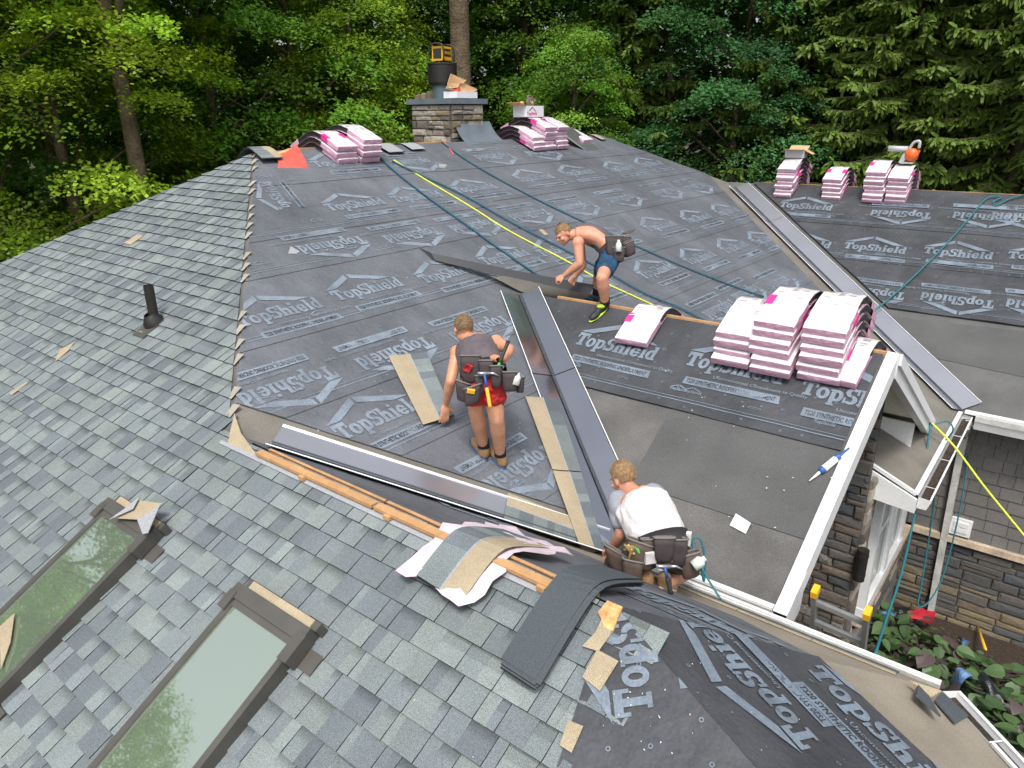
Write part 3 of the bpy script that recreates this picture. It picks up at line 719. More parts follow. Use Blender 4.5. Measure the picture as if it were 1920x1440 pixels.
# ---------------------------------------------------------------- chimney on the main ridge
chim = link('chimney', None, house); cc = Vector((-.60,4.2,-.25)); chim.location = cc-house.location
CX0, CX1, CY0, CY1, CZ0, CZ1 = -1.08, -.2, 3.90, 4.68, -.6, .60
mb = MB(); mb.box(((CX0+CX1)/2,(CY0+CY1)/2,(CZ0+CZ1)/2), (CX1-CX0,CY1-CY0,CZ1-CZ0)); put('core', mb, [MATS['mortar']], chim)
nst += stones(chim, (CX1,CY0,-.02), (0,1,0), (0,0,1), CY1-CY0, .61, lambda t: random.choices(['stone_pale','stone_tan','stone_dark'], [.62,.2,.18])[0], (.06,.13), (.12,.36), .05)
nst += stones(chim, (CX0,CY0,-.10), (1,0,0), (0,0,1), CX1-CX0, .69, lambda t: random.choices(['stone_pale','stone_tan','stone_dark'], [.62,.2,.18])[0], (.07,.14), (.14,.4), .05)
mat('zinc', (.21,.25,.29), .45, metal=.5, noise_=(4,.15))
mb = MB(); mb.box((-.64,4.29,.645), (1.04,.94,.085)); put('cap', mb, [MATS['zinc']], chim)
mat('flue_grey', (.09,.14,.15), .5, metal=.3)
fc = Vector((-.62,4.18,.685))
mb = MB(); mb.lathe(fc, UPZ, [(.19,0), (.19,.30)], 28); put('flue', mb, [MATS['flue_grey']], chim, True)
mb = MB(); mb.lathe(fc+UPZ*.22, UPZ, [(.0,.0), (.22,0), (.24,.04), (.24,.31), (.25,.32), (.25,.345), (0,.35)], 36)
for k in range(48):
    t = 2*math.pi*k/48; mb.bar(fc+Vector((.241*math.cos(t),.241*math.sin(t),.26)), fc+Vector((.241*math.cos(t),.241*math.sin(t),.53)), .010, .012, (math.cos(t),math.sin(t),0))
put('flue_cap', mb, [MATS['black_metal']], chim)
mb = MB(); P = []
for i in range(7):
    t = i/6; x = CX1+.02+t*.33; P.append([Vector((x, 3.98+ (y_)*(.78+t*.12), max(-SM*x, -.07+.01)+.02+(1-t)**3*.22)) for y_ in (-.03,.3,.6,.9,1.15)])
mb.grid(P); put('apron_flashing', mb, [MATS['zinc']], chim, True)
# ---------------------------------------------------------------- skylights on the left slope
mat('frame_bronze', (.10,.095,.085), .45, metal=.3, spec=.5, noise_=(6,.12))
mat('skylight_glass', (.30,.38,.28), .02, metal=.55, spec=1.0, coat=1.0); MATS['skylight_glass'].node_tree.nodes['Principled BSDF'].inputs['Coat IOR'].default_value = 3.2; MATS['skylight_glass'].node_tree.nodes['Principled BSDF'].inputs['Coat Roughness'].default_value = .02
def skylight(x0, y0, label, w_=.60, ln=1.16):
    sk = link('skylight', None, house); O = pL(x0, y0); sk.location = O-house.location; tag(sk, label)
    def Q(u, v, h): return O + lvL*u - upL*v + nL*h
    R3 = Matrix((lvL, -upL, nL)).transposed()
    def bx(nm, u0, u1, v0, v1, h0, h1, m='frame_bronze'):
        mb = MB(); mb.box(Q((u0+u1)/2,(v0+v1)/2,(h0+h1)/2), (u1-u0,v1-v0,h1-h0), R3); put(nm, mb, [MATS[m]], sk)
    bx('frame', 0, .04, .0, ln, .0, .095); bx('frame', w_-.04, w_, 0, ln, 0, .095); bx('frame', .04, w_-.04, 0, .05, 0, .096); bx('frame', .04, w_-.04, ln-.06, ln, 0, .094)
    bx('pane', .04, w_-.04, .05, ln-.06, .05, .082, 'skylight_glass')
    bx('head_flashing', -.03, w_+.03, -.07, .012, .02, .112); bx('head_flashing', .02, w_+.05, -.12, -.072, .018, .09)
    bx('bracket', w_-.03, w_+.04, -.03, .13, .03, .118); bx('step_flashing', w_+.0, w_+.14, .0, .11, .018, .024)
    bx('bracket', -.035, .025, -.02, .09, .03, .117); bx('apron', -.10, w_+.10, ln, ln+.10, .018, .026)
    m2 = MB(); m2.box(Q(w_*.55,-.095,.094), (w_-.05,.045,.008), R3); put('granules', m2, [MATS['shingle_tan']], sk)
    return sk
skylight(3.64, -3.845, 'skylight with plain green glass and shingle scraps on its top edge')
skylight(5.24, -3.845, 'skylight whose glass mirrors white sky and tree tops')
# plumbing vent
vp = link('vent_pipe', None, house); vb = on('L',291,607); vp.location = vb-house.location
mb = MB(); mb.lathe(vb-UPZ*.03, UPZ, [(.045,0), (.045,.40), (.037,.40), (.037,.30)], 18); put('pipe', mb, [MATS['black_metal']], vp, False)
mb = MB(); mb.lathe(vb+nL*.012, nL*.75+UPZ*.25, [(.10,0), (.095,.03), (.06,.08), (.048,.10)], 18); put('rubber_boot', mb, [MATS['black_metal']], vp, True)
mb = MB(); mb.box(vb-upL*.07+nL*.018, (.20,.26,.006), Matrix((lvL,upL,nL)).transposed()); put('flange', mb, [MATS['frame_bronze']], vp)
print('stones', nst)
# ================================================================== shingle bundles
mat('wrap_white', (.62,.59,.605), .35, spec=.5, noise_=[(7,.12), (30,.08)], bump=[(14,.5,.02), (45,.4,.006)])
mat('wrap_pink', (.56,.325,.435), .42, spec=.5, noise_=[(6,.14), (25,.10)], bump=[(14,.6,.02), (45,.5,.008)])
mat('wrap_magenta', (.62,.035,.25), .4, spec=.5, noise_=(30,.2))
mat('wrap_dark', (.035,.03,.035), .4, spec=.5, noise_=(20,.5), bump=(30,.4,.01))
mat('wrap_pale', (.66,.54,.60), .5, noise_=[(9,.2)], bump=(14,.6,.02)); mat('wrap_grey', (.42,.40,.41), .5, noise_=[(60,.35)])
random.seed(21)
BW, BT = .345, .070
def bundle_profile(r, s=.52, ln=.5, n=16):
    return [(-ln+2*ln*k/n, -s*(math.sqrt((-ln+2*ln*k/n)**2+r*r)-r)) for k in range(n+1)]
def bundle_meshes(r, s):
    prof = bundle_profile(r, s); n = len(prof)-1; W = BW/2
    wr = MB(); core = MB(); lab = []; pr = MB()
    def cs(k, inset=0):
        y, z = prof[k]; e = .006; b = .002*math.sin(k*2.3)+random.uniform(-.003,.003)
        kk = 1 if 0 < k < n else .93
        a = prof[max(0,k-1)]; c = prof[min(n,k+1)]; sl = math.atan2(c[1]-a[1], c[0]-a[0]); nx = Vector((0,-math.sin(sl),math.cos(sl)))
        o = Vector((0,y,z)); T = BT*kk; zo = BT*(1-kk)/2
        return [o+Vector((-W+inset,0,0))+nx*(zo+e), o+Vector((-W+inset+e,0,0))+nx*zo, o+Vector((W-inset-e,0,0))+nx*zo, o+Vector((W-inset,0,0))+nx*(zo+e),
                o+Vector((W-inset+b,0,0))+nx*(zo+T-e), o+Vector((W-inset-e,0,0))+nx*(zo+T+b), o+Vector((0,0,0))+nx*(zo+T+.004+b), o+Vector((-W+inset+e,0,0))+nx*(zo+T-b), o+Vector((-W+inset-b,0,0))+nx*(zo+T-e)]
    S = [cs(k) for k in range(n+1)]; m_ = len(S[0])
    for k in range(n):
        mid = .30*n < k < .80*n
        for q in range(m_):
            j = (q+1) % m_; top = q in (4,5,6,7); side = q in (3,8)
            if side and mid: continue
            mi = 0 if top else 1
            if top and k > .86*n: mi = 1
            if q in (4,7) and mid: mi = 2
            wr.face([S[k][q], S[k+1][q], S[k+1][j], S[k][j]][::-1], mi)
    for e, rev in ((0, False), (n, True)):
        c = sum(S[e], Vector())/m_ + Vector((random.uniform(-.03,.03), -.008 if e == 0 else .008, random.uniform(-.01,.01)))
        for q in range(m_):
            j = (q+1) % m_; f = [S[e][q], S[e][j], c]; wr.face(f[::-1] if rev else f, 1)
    for sgn in (-1, 1):                                      # dark shingle edges through the clear film
        for k in range(int(.30*n), int(.80*n)+1):
            if k+1 > n: break
            for t in range(4):
                a, b = prof[k], prof[k+1]; z0, z1 = BT*(.08+.21*t), BT*(.08+.21*t+.17)
                x = sgn*(W-.012-.004*(t % 2)); core.face([Vector((x,a[0],a[1]+z0)), Vector((x,b[0],b[1]+z0)), Vector((x,b[0],b[1]+z1)), Vector((x,a[0],a[1]+z1))][::sgn], 0)
        a, b = prof[3], prof[5]; x = sgn*(W+.004); t_ = BT+.012
        lb = MB(); lb.mesh([Vector((x,a[0],a[1]+.012)), Vector((x,b[0],b[1]+.012)), Vector((x,b[0],b[1]+t_)), Vector((x,a[0],a[1]+t_)), Vector((sgn*(W-.065),a[0],a[1]+t_)), Vector((sgn*(W-.065),b[0],b[1]+t_))], [(0,1,2,3), (3,2,5,4)])
        lab.append(lb)
    for row in range(22):                                    # faint grey lines of print on the top film
        k = 4+row*.5; k0 = int(k); fr = k-k0
        if k0+1 > n-1: break
        a, b = prof[k0], prof[k0+1]; p0 = (a[0]+(b[0]-a[0])*fr, a[1]+(b[1]-a[1])*fr); t = .22; p1 = (p0[0]+(b[0]-a[0])*t, p0[1]+(b[1]-a[1])*t)
        for x0, x1 in ((-.13,-.05), (-.03,.03), (.05,.13)):
            if random.random() < .4: continue
            x1 = x1-random.random()*.03; z_ = BT+.007
            pr.face([Vector((x0,p0[0],p0[1]+z_)), Vector((x1,p0[0],p0[1]+z_)), Vector((x1,p1[0],p1[1]+z_)), Vector((x0,p1[0],p1[1]+z_))], 0)
    return (wr.data('wrapper', [MATS['wrap_white'], MATS['wrap_pink'], MATS['wrap_dark']]), core.data('shingle_core', [MATS['wrap_dark']]), lab[0].data('label_band', [MATS['wrap_magenta']]), lab[1].data('label_band', [MATS['wrap_magenta']]), pr.data('print', [MATS['wrap_grey']]))
BV = {}
RIDGE = dict(G=(lambda s: Vector((s, GY, GZ+.02)), 0, SG), R=(lambda s: Vector((s, RY, RZ+.02)), 0, .54), M=(lambda s: Vector((0, s, .02)), math.pi/2, .49))
def bundle(rid, s, lev, label, group, shift=0, jit=.012, rz=0, lift=0, flop=False):
    f, rot, slope = RIDGE[rid]; key = (rid, min(lev, 7)//2, random.randrange(2))
    if key not in BV: BV[key] = bundle_meshes(.10+.035*(min(lev,7)//2), slope)
    P = f(s) + UPZ*(lev*(BT+.004)+lift); d = Vector((0,shift+random.uniform(-.02,.02),0)); d.rotate(Matrix.Rotation(rot,3,'Z')); P += d + Vector((random.uniform(-jit,jit), random.uniform(-jit,jit), 0))
    t = thing('shingle_bundle', label, 'shingle bundle', P, group, rot+rz+random.uniform(-.03,.03))
    for nm, me in zip(('wrapper','shingle_core','label_band','label_band','print'), BV[key]):
        if nm == 'label_band' and random.random() < .62: continue
        o = link(nm, me, t)
        if nm in ('print','shingle_core'): o['kind'] = 'stuff'
    if flop:                                                 # torn magenta film hanging off the far end
        mb = MB(); P_ = []
        for i in range(5):
            P_.append([Vector((BW*(-.1+.5*j/4)+random.uniform(-.02,.02), .46+.05*i*.5, -.52*.42+.05-.06*i+random.uniform(-.02,.02))) for j in range(5)])
        mb.grid(P_); link('torn_film', mb.data('torn_film', [MATS['wrap_magenta']]), t)
    return t
ORD = ['bottom', 'second', 'third', 'fourth', 'fifth', 'sixth', 'seventh', 'eighth', 'ninth']
def stack(rid, s, n, where, group, shift=0, **kw):
    sh = 0
    for k in range(n):
        lab = f'pink-wrapped shingle bundle, {"top" if k == n-1 else ORD[k]}{"" if k in (0, n-1) else " from bottom"} {where}'
        bundle(rid, s + random.uniform(-.012,.012), k, lab, group, shift + (sh := sh + random.uniform(-.012,.012)), flop=(rid == 'R' and k < n-1), **kw)
g = 'shingle bundles stacked along the roof ridges'
stack('G', 6.28, 4, 'of left column in large near stack', g)
stack('G', 6.645, 6, 'of middle column in large near stack', g, -.02)
stack('G', 7.03, 6, 'of right column in large near stack', g, .03)
bundle('G', 7.19, 0, 'pink-wrapped shingle bundle with magenta mark leaning outermost beside the white rake', g, .05, rz=-.06)
bundle('G', 5.22, 0, 'single pink-and-white shingle bundle lying alone over near gable ridge', g, 0, rz=.05)
stack('R', 3.60, 7, 'of far wing stack carrying open carton', g)
stack('R', 4.50, 5, 'of short far wing stack standing alone', g, .03)
stack('R', 5.25, 7, 'of far wing column left of the blower', g)
stack('R', 5.62, 6, 'of far wing column under the blower', g, .03)
stack('M', 1.08, 3, 'of front column by the red membrane', g)
stack('M', 1.48, 4, 'of back column by the red membrane', g, -.02)
stack('M', 5.38, 3, 'of low column right of the chimney', g, -.02)
stack('M', 5.74, 5, 'of column under the white carton', g, .0)
stack('M', 6.14, 5, 'of column behind the bent metal', g, .0)
stack('M', 7.06, 2, 'of low pile at far ridge end', g, .02)
# ================================================================== loose shingles
def surf(pts, width_vec, w_, n):                            # ribbon stations
    return [(p, Vector(width_vec).normalized()*w_) for p in pts]
def loose_shingle(label, left, right, tan=.5, tan_left=True, layers=1, group='loose shingle strips', back='shingle_tan', name='shingle_strip', gap=.006, seal=True, bend=0):
    """left / right: matching edge polylines; one half bare tan headlap, the other half slate tabs"""
    base = min(left+right, key=lambda p: p.z); t = thing(name, label, 'shingle', base, group)
    def at(k, x): return left[k].lerp(right[k], x)
    for L_ in range(layers):
        dz = UPZ*(L_*gap); j = Vector((random.uniform(-.006,.006), random.uniform(-.006,.006), 0))*L_
        tone = tab_tone
        mb = MB(); x0, x1 = (0, tan) if tan_left else (1-tan, 1)
        q = lambda k, x: at(k,x)+dz+j
        n = len(left)
        mb.grid([[q(k,x0), q(k,(x0+x1)/2), q(k,x1)] for k in range(n)], 0)
        mb.grid([[q(k,x0)-UPZ*.006, q(k,x1)-UPZ*.006] for k in range(n)], 1)
        for x in (x0, x1): mb.grid([[q(k,x), q(k,x)-UPZ*.006] for k in range(n)], 1)
        for k in (0, n-1): mb.face([q(k,x0), q(k,x1), q(k,x1)-UPZ*.006, q(k,x0)-UPZ*.006], 1)
        if L_ == layers-1 or True: put('headlap', mb, [MATS[back], MATS['shingle_edge']], t)
        y0, y1 = (tan, 1) if tan_left else (0, 1-tan)
        if L_ == layers-1 and seal and y1-y0 > .05:
            mb = MB(); a, b = (tan-.035, tan) if tan_left else (1-tan, 1-tan+.035)
            mb.grid([[q(k,a)+UPZ*.002, q(k,b)+UPZ*.002] for k in range(n)]); put('seal_strip', mb, [MATS['seal_strip']], t)
        if y1-y0 < .05: continue
        mb = MB(); k = 0
        while k < n-1:
            st = random.choice((1,2)); e = min(n-1, k+st); c = tab_tone(); c = tuple(v*.9 for v in c)
            for i in range(k, e): mb.face([q(i,y0)+UPZ*.002, q(i+1,y0)+UPZ*.002, q(i+1,y1)+UPZ*.002, q(i,y1)+UPZ*.002], 0, c)
            k = e
        for x in (y0, y1): mb.grid([[q(k,x)+UPZ*.002, q(k,x)-UPZ*.006] for k in range(n)], 1, (.1,.1,.1))
        for k in (0, n-1): mb.face([q(k,y0)+UPZ*.002, q(k,y1)+UPZ*.002, q(k,y1)-UPZ*.006, q(k,y0)-UPZ*.006], 1, (.1,.1,.1))
        put('tabs', mb, shm, t)
    return t
def edge(a, b, n=10, lift=0, sag=None):
    a, b = Vector(a), Vector(b); return [a.lerp(b, k/n) + UPZ*(lift if not sag else sag(k/n)) for k in range(n+1)]
random.seed(5)
loose_shingle('shingle strip pressed down by the hand of the worker in red shorts', edge(on('M',728,668,.03), on('M',793,797,.03)), edge(on('M',800,665,.03), on('M',852,793,.03), sag=lambda t: .02+.05*t*t), tan=.56, layers=2)
mid1, mid2 = on('M',1036,880,.05), on('M',1090,884,.062)
loose_shingle('upper of two end-to-end shingle strips along the dark valley metal', edge(on('M',985,743,.045), mid1), edge(on('M',1045,747,.06), mid2), tan=.56)
loose_shingle('lower of two end-to-end shingle strips, its end by the kneeling worker', edge(on('M',1036,882,.058), on('M',1092,1037,.06)), edge(on('M',1090,886,.07), on('M',1134,1034,.075)), tan=.60)
loose_shingle('short shingle strip lying crosswise under the long strips', edge(on('M',953,924,.042), on('M',1078,972,.048)), edge(on('M',944,976,.055), on('M',1080,1022,.055)), tan=.46)
def over_ridge(y_ridge, z_ridge, x, d0, d1, s0, s1, r=.12, lift=.03, n=14, axis='X'):
    """polyline across a ridge at position x: from d0 before it to d1 behind it"""
    out = []
    for k in range(n+1):
        t = -d0+(d0+d1)*k/n; s = s0 if t < 0 else s1
        z = z_ridge - s*(math.sqrt(t*t+r*r)-r) + lift
        out.append(Vector((x, y_ridge+t, z)) if axis == 'X' else Vector((y_ridge-t, x, z)))
    return out
t = loose_shingle('open pile of tan and slate shingles bent over the near wing ridge', over_ridge(WY, WZ, 6.20, .30, .42, SL, SN, .10, .03), over_ridge(WY, WZ, 6.53, .32, .50, SL, SN, .10, .03), tan=.48, tan_left=False, layers=4, gap=.004)
mb = MB(); P = []                                            # its torn pink wrapper, spread beneath
random.seed(8)
for k in range(13):
    tt = -.31+.86*k/12; row = []
    for j in range(9):
        x = 6.10+.50*j/8 + (random.uniform(-.04,.04) if j in (0,8) else 0); z = WZ-(SL if tt < 0 else SN)*(math.sqrt(tt*tt+.02)-.14)+.018+random.uniform(0,.012)
        row.append(Vector((x, WY+tt+(random.uniform(-.04,.04) if k in (0,12) else 0), z)))
    P.append(row)
mb.grid(P); tag(put('torn_wrapper', mb, [MATS['wrap_pale']], None, True), 'torn pale pink wrapper spread under the open shingle pile', 'wrapper')
t = loose_shingle('stack of slate-black starter shingles bent over the wing ridge end', over_ridge(WY, WZ, 6.90, .47, .38, SL, SN, .12, .025, 18), over_ridge(WY, WZ, 7.10, .48, .48, SL, SN, .12, .025, 18), tan=1.0, layers=6, gap=.006, back='starter_black', seal=False)
over_main = lambda y, d0, d1, lift: over_ridge(0, 0, y, d0, d1, .49, SM, .10, lift, axis='Y')
def main_cross(y0, y1, d_back, d_front, lift, lean=0):
    def pl_(y): 
        out = []
        for k in range(13):
            x = -d_back+(d_back+d_front)*k/12; out.append(Vector((x, y+lean*x, -(SM if x > 0 else .549)*(math.sqrt(x*x+.012)-.11)+lift)))
        return out
    return pl_(y0), pl_(y1)
a, b = main_cross(-.10, .20, .55, .36, .05, -.15)
loose_shingle('shingles draped over the near end of the main ridge beside the red membrane', a, b, tan=.4, tan_left=False, layers=4)
a, b = main_cross(1.98, 2.30, .30, .34, .03); loose_shingle('grey shingles on the main ridge where the ropes start', a, b, tan=.92, layers=3, back='seal_strip', seal=False)
a, b = main_cross(2.50, 2.80, .22, .28, .03); loose_shingle('pale shingle strip on the main ridge left of the chimney', a, b, tan=.95, layers=1, back='seal_strip', seal=False)
a, b = main_cross(7.86, 8.06, .12, .30, .03); loose_shingle('tan shingle strip at the far end of the main ridge', a, b, tan=.75, layers=1)
for sx in ((1,2),):
    pass
def scrap(label, pl, pts, material='shingle_tan', h=.02, th=.004, name='shingle_scrap', cat='scrap', group='shingle scraps on the roof'):
    mb = MB(); n = PL[pl][1]; mb.prism([on(pl,x,y,h) for x, y in pts], n*th); return tag(put(name, mb, [MATS[material]]), label, cat, group)
scrap('tan shingle offcut lying high on the shingled slope near its left edge', 'L', [(232,456), (258,440), (268,443), (245,459)])
scrap('pale three-cornered offcut on the shingled slope left of the vent pipe', 'L', [(104,678), (112,656), (140,642), (128,658)])
scrap('thin tan sliver on the shingled slope at the picture edge', 'L', [(18,738), (50,716), (53,718), (22,741)])
scrap('pale triangular offcut on the underlayment near the hip', 'M', [(540,476), (545,462), (562,472), (556,476)], 'seal_strip')
scrap('small tan offcut uphill of the bare-backed worker', 'M', [(1009,430), (1016,429), (1028,440), (1021,441)])
scrap('pale offcut below the main ridge by the ropes', 'M', [(822,307), (838,309), (834,316), (824,315)], 'seal_strip')
scrap('shingle end hanging over the wing end, upper one', 'L', [(1118,1184), (1092,1212), (1122,1222), (1145,1190), (1150,1160), (1132,1152)], h=.028)
scrap('shingle end hanging over the wing end, middle one', 'L', [(1120,1218), (1092,1270), (1125,1296), (1160,1240)], h=.030)
scrap('shingle end hanging over the wing end, lower one', 'L', [(1065,1350), (1050,1398), (1072,1412), (1094,1362)], h=.026)
# shingle scraps over the head of the left skylight
mb = MB()
for (P4, m_) in (([(212,972), (258,938), (305,945), (262,975)], 0), ([(258,975), (300,948), (278,1000), (268,1002)], 1), ([(205,975), (250,955), (262,932), (240,950)], 1)):
    mb.prism([on('L',x,y,.14+.02*m_) for x, y in P4], nL*.005, m_)
tag(put('shingle_scrap', mb, [MATS['shingle_tan'], MATS['seal_strip']]), 'torn tan and grey shingle pieces heaped on the left skylight head', 'scrap', 'shingle scraps on the roof')
scrap('tan shingle corner lying on the lower end of the left skylight', 'L', [(0,1175), (28,1150), (20,1205), (2,1255)], h=.10)
# ================================================================== membrane, metals, lifted flap
mat('red_membrane', (.56,.10,.075), .5, noise_=[(8,.2)])
mat('orange_board', (.75,.36,.14), .8, noise_=(14,.2))
mb = MB(); c = [on('M',512,288,.05), on('M',555,272,.10), on('M',580,300,.02), on('M',578,317,.02), on('M',520,316,.02)]
mb.grid([[on('M',514,292,.04), on('M',522,304,.05), on('M',520,316,.02)], [on('M',536,285,.08), on('M',548,300,.07), on('M',548,314,.02)], [on('M',556,270,.12), on('M',568,290,.06), on('M',580,317,.015)]], 0)
tag(put('membrane_sheet', mb, [MATS['red_membrane']], None, True), 'crumpled red membrane sheet at near end of main ridge', 'membrane')
scrap('orange plywood piece under the red membrane on the main ridge', 'M', [(508,290), (545,279), (558,280), (530,300)], 'orange_board', .03, .01, 'plywood_piece', 'plywood', None)
mb = MB(); A = [on('M',1048,242,.05,.22), on('M',1074,240,.05,.20)]; B = [on('M',1100,283,.02,.0), on('M',1128,283,.02,0)]
mb.grid([[A[0], A[1]], [A[0].lerp(B[0],.5), A[1].lerp(B[1],.5)], B]); mb.grid([[A[0], A[0]-UPZ*.06], [B[0], B[0]-UPZ*.01]], 0)
tag(put('bent_metal_sheet', mb, [MATS['bare_metal']]), 'bent bare metal sheet leaning against the ridge bundles', 'metal sheet')
mb = MB(); a, b = on('G',1373,980,.03), on('G',1400,1000,.03); e = Vector((.055,.05,0))
P0, P1, P2, P3 = on('G',1368,985,.012), on('G',1398,1001,.012), on('G',1411,987,.012), on('G',1383,966,.05)
mb.prism([on('G',1368,985,.015), on('G',1398,1001,.015), on('G',1408,981,.055), on('G',1380,963,.055)], nG_*.003); mb.prism([on('G',1380,963,.055), on('G',1408,981,.055), on('G',1413,990,.01), on('G',1390,975,.01)], nG_*.003)
tag(put('metal_angle', mb, wt), 'short white bent metal angle lying on the grey felt', 'metal angle')
mb = MB(); mb.prism([on('N',1720,1285,.01), on('D',1735,1298,.02), on('D',1762,1345,.05), on('D',1716,1305,.05)], nD*.01)
tag(put('flashing_offcut', mb, [MATS['starter_black']]), 'black flashing offcut standing at the eave corner above the shrubs', 'flashing')
mat('underside', (.040,.042,.047), .6, noise_=(40,.15))
mb = MB()
c2 = [(784,463,.02), (808,475,.08), (831,481,.12), (870,489,.16), (911,498,.20), (950,506,.23), (986,512,.26), (1039,522,.30), (1113,535,.31)]
c1 = [(785,466,.015), (816,487,.05), (842,492,.08), (874,501,.12), (911,510,.155), (936,516,.18), (980,526,.22), (1030,537,.255), (1106,551,.27)]
c0 = [(787,468,.012), (818,490,.04), (846,496,.06), (880,505,.09), (918,517,.10), (945,530,.08), (980,548,.05), (1020,560,.03), (1062,569,.02)]
R2 = [on('M',x,y,0,v) for x, y, v in c2]; R1 = [on('M',x,y,0,v) for x, y, v in c1]; R0 = [on('M',x,y,0,v) for x, y, v in c0]
flap = thing('lifted_flap', 'long dark underlayment flap lifted in both hands of the bare-backed worker', 'underlayment', R0[4])
tip = on('M',784,463,0,.03); tA, tB = on('M',808,474,0,.09), on('M',1114,534,0,.33); bA, bB = on('M',816,488,0,.05), on('M',1107,552,0,.29)
st_ = [[tip, tip+(tA-tip)*.02]]+[[bA.lerp(bB,k/12)-UPZ*.012*math.sin(k/12*3.14), tA.lerp(tB,k/12)-UPZ*.012*math.sin(k/12*3.14)] for k in range(13)]
mb.grid(st_); mb.grid([[q+FWD*.006, p+FWD*.006] for p, q in st_]); mb.grid([[p, p+FWD*.006] for p, q in st_]); mb.grid([[q, q+FWD*.006] for p, q in st_]); put('folded_edge', mb, [MATS['underside']], flap)
R1 = [bA.lerp(bB, k/8) for k in range(9)]
mb = MB(); A0, A1 = bez(R0,4), bez(R1,4); mb.grid([[a, a.lerp(b,.33)-UPZ*.02, a.lerp(b,.7)-UPZ*.03, b-UPZ*.004] for a, b in list(zip(A0, A1))[14:]]); put('raised_sheet', mb, [MATS['felt_mid']], flap, True)
# ================================================================== ropes
mat('rope_blue', (.012,.085,.13), .7, noise_=(80,.35)); mat('rope_teal', (.015,.14,.17), .65, noise_=(80,.3)); mat('rope_yellow', (.60,.66,.06), .6, noise_=(60,.2))
def rope(label, pts, r, material, n=6, cat='rope', name='rope', group='safety ropes on the roof'):
    mb = MB(); mb.tube(bez(pts, n), r, 7); return tag(put(name, mb, [MATS[material]], None, True), label, cat, group)
om = lambda L, h=.02: [on('M',x,y,h) for x, y in L]
rope('blue rope running lowest from the ridge down to the lifted flap', om([(692,272), (730,312), (800,368), (870,418), (945,472), (1010,516), (1060,545), (1112,562)], .045), .0125, 'rope_blue')
rope('blue rope beside the yellow line, ending at gable ridge', om([(735,302), (800,333), (870,366), (960,417), (1040,458), (1130,505), (1210,550), (1275,577), (1330,605)], .045), .0125, 'rope_blue')
rope('dark blue rope uppermost across the main slope', om([(828,266), (875,300), (940,338), (1020,380), (1100,418), (1200,464), (1300,507), (1380,538), (1432,556)], .04), .0115, 'rope_blue')
rope('bright yellow rope across the main slope behind the bending worker', om([(738,300), (800,338), (880,386), (960,436), (1060,488), (1130,528), (1190,556), (1246,582)], .03), .0105, 'rope_yellow')
orr = lambda L, h=.085: [on('R',x,y,h) for x, y in L]
rope('teal rope crossing the far wing slope to the valley metal', orr([(1925,364), (1895,372), (1870,384), (1862,378), (1878,370), (1850,372), (1815,412), (1770,462), (1720,512), (1665,562), (1612,601)]), .012, 'rope_teal')
def dp(L): return [deep(x,y,z) for x, y, z in L]
zc = depth((7.6,3.9,-3.1))
rope('teal rope hanging from the gable corner down past the window to the ladder', dp([(1745,782,zc), (1744,800,zc-.1), (1737,850,zc-.2), (1727,905,zc-.5), (1713,975,zc-1.1), (1690,1075,zc-2.0), (1662,1160,zc-2.7), (1640,1230,zc-3.3)]), .012, 'rope_teal')
zw = depth((7.7,5.2,-5))
rope('teal rope looping down the wall beside the downspout', dp([(1712,862,zc), (1735,880,zc+.1), (1752,895,zc+.3), (1752,930,zw-.4), (1742,1010,zw-.1), (1727,1100,zw), (1722,1135,zw), (1740,1130,zw), (1766,1085,zw), (1790,1000,zw-.1), (1806,920,zw-.2), (1816,850,zw-.2), (1815,815,zw-.25), (1800,806,zw-.3)]), .011, 'rope_teal')
rope('coiled teal rope loops lying in the courtyard gutter', dp([(1746,798,zc), (1775,790,zc), (1787,806,zc), (1770,830,zc+.1), (1758,850,zc), (1765,835,zc+.1), (1750,842,zc), (1745,870,zc-.1), (1755,880,zc), (1730,872,zc)]), .010, 'rope_teal')
rope('yellow line stretched from the gable corner across the grey siding', dp([(1748,794,zc), (1790,838,zc-.15), (1840,905,zc-.5), (1880,955,zc-.8), (1935,1022,zc-1.2)]), .0125, 'rope_yellow')
rope('red lanyard lying below the main ridge by the chimney', om([(832,266), (840,275), (848,286), (850,290)], .03), .012, 'red_membrane', cat='lanyard', name='lanyard', group=None)
rope('black nylon strap lying in the gap under the lifted flap', om([(1015,535), (1060,557), (1100,572)], .03), .006, 'underside', cat='strap', name='strap', group=None)
# ================================================================== things on the stacks and chimney
mat('cardboard', (.56,.33,.17), .85, noise_=(6,.12)); mat('carton_white', (.72,.72,.74), .7, noise_=(8,.06)); mat('carton_grey', (.45,.46,.48), .7)

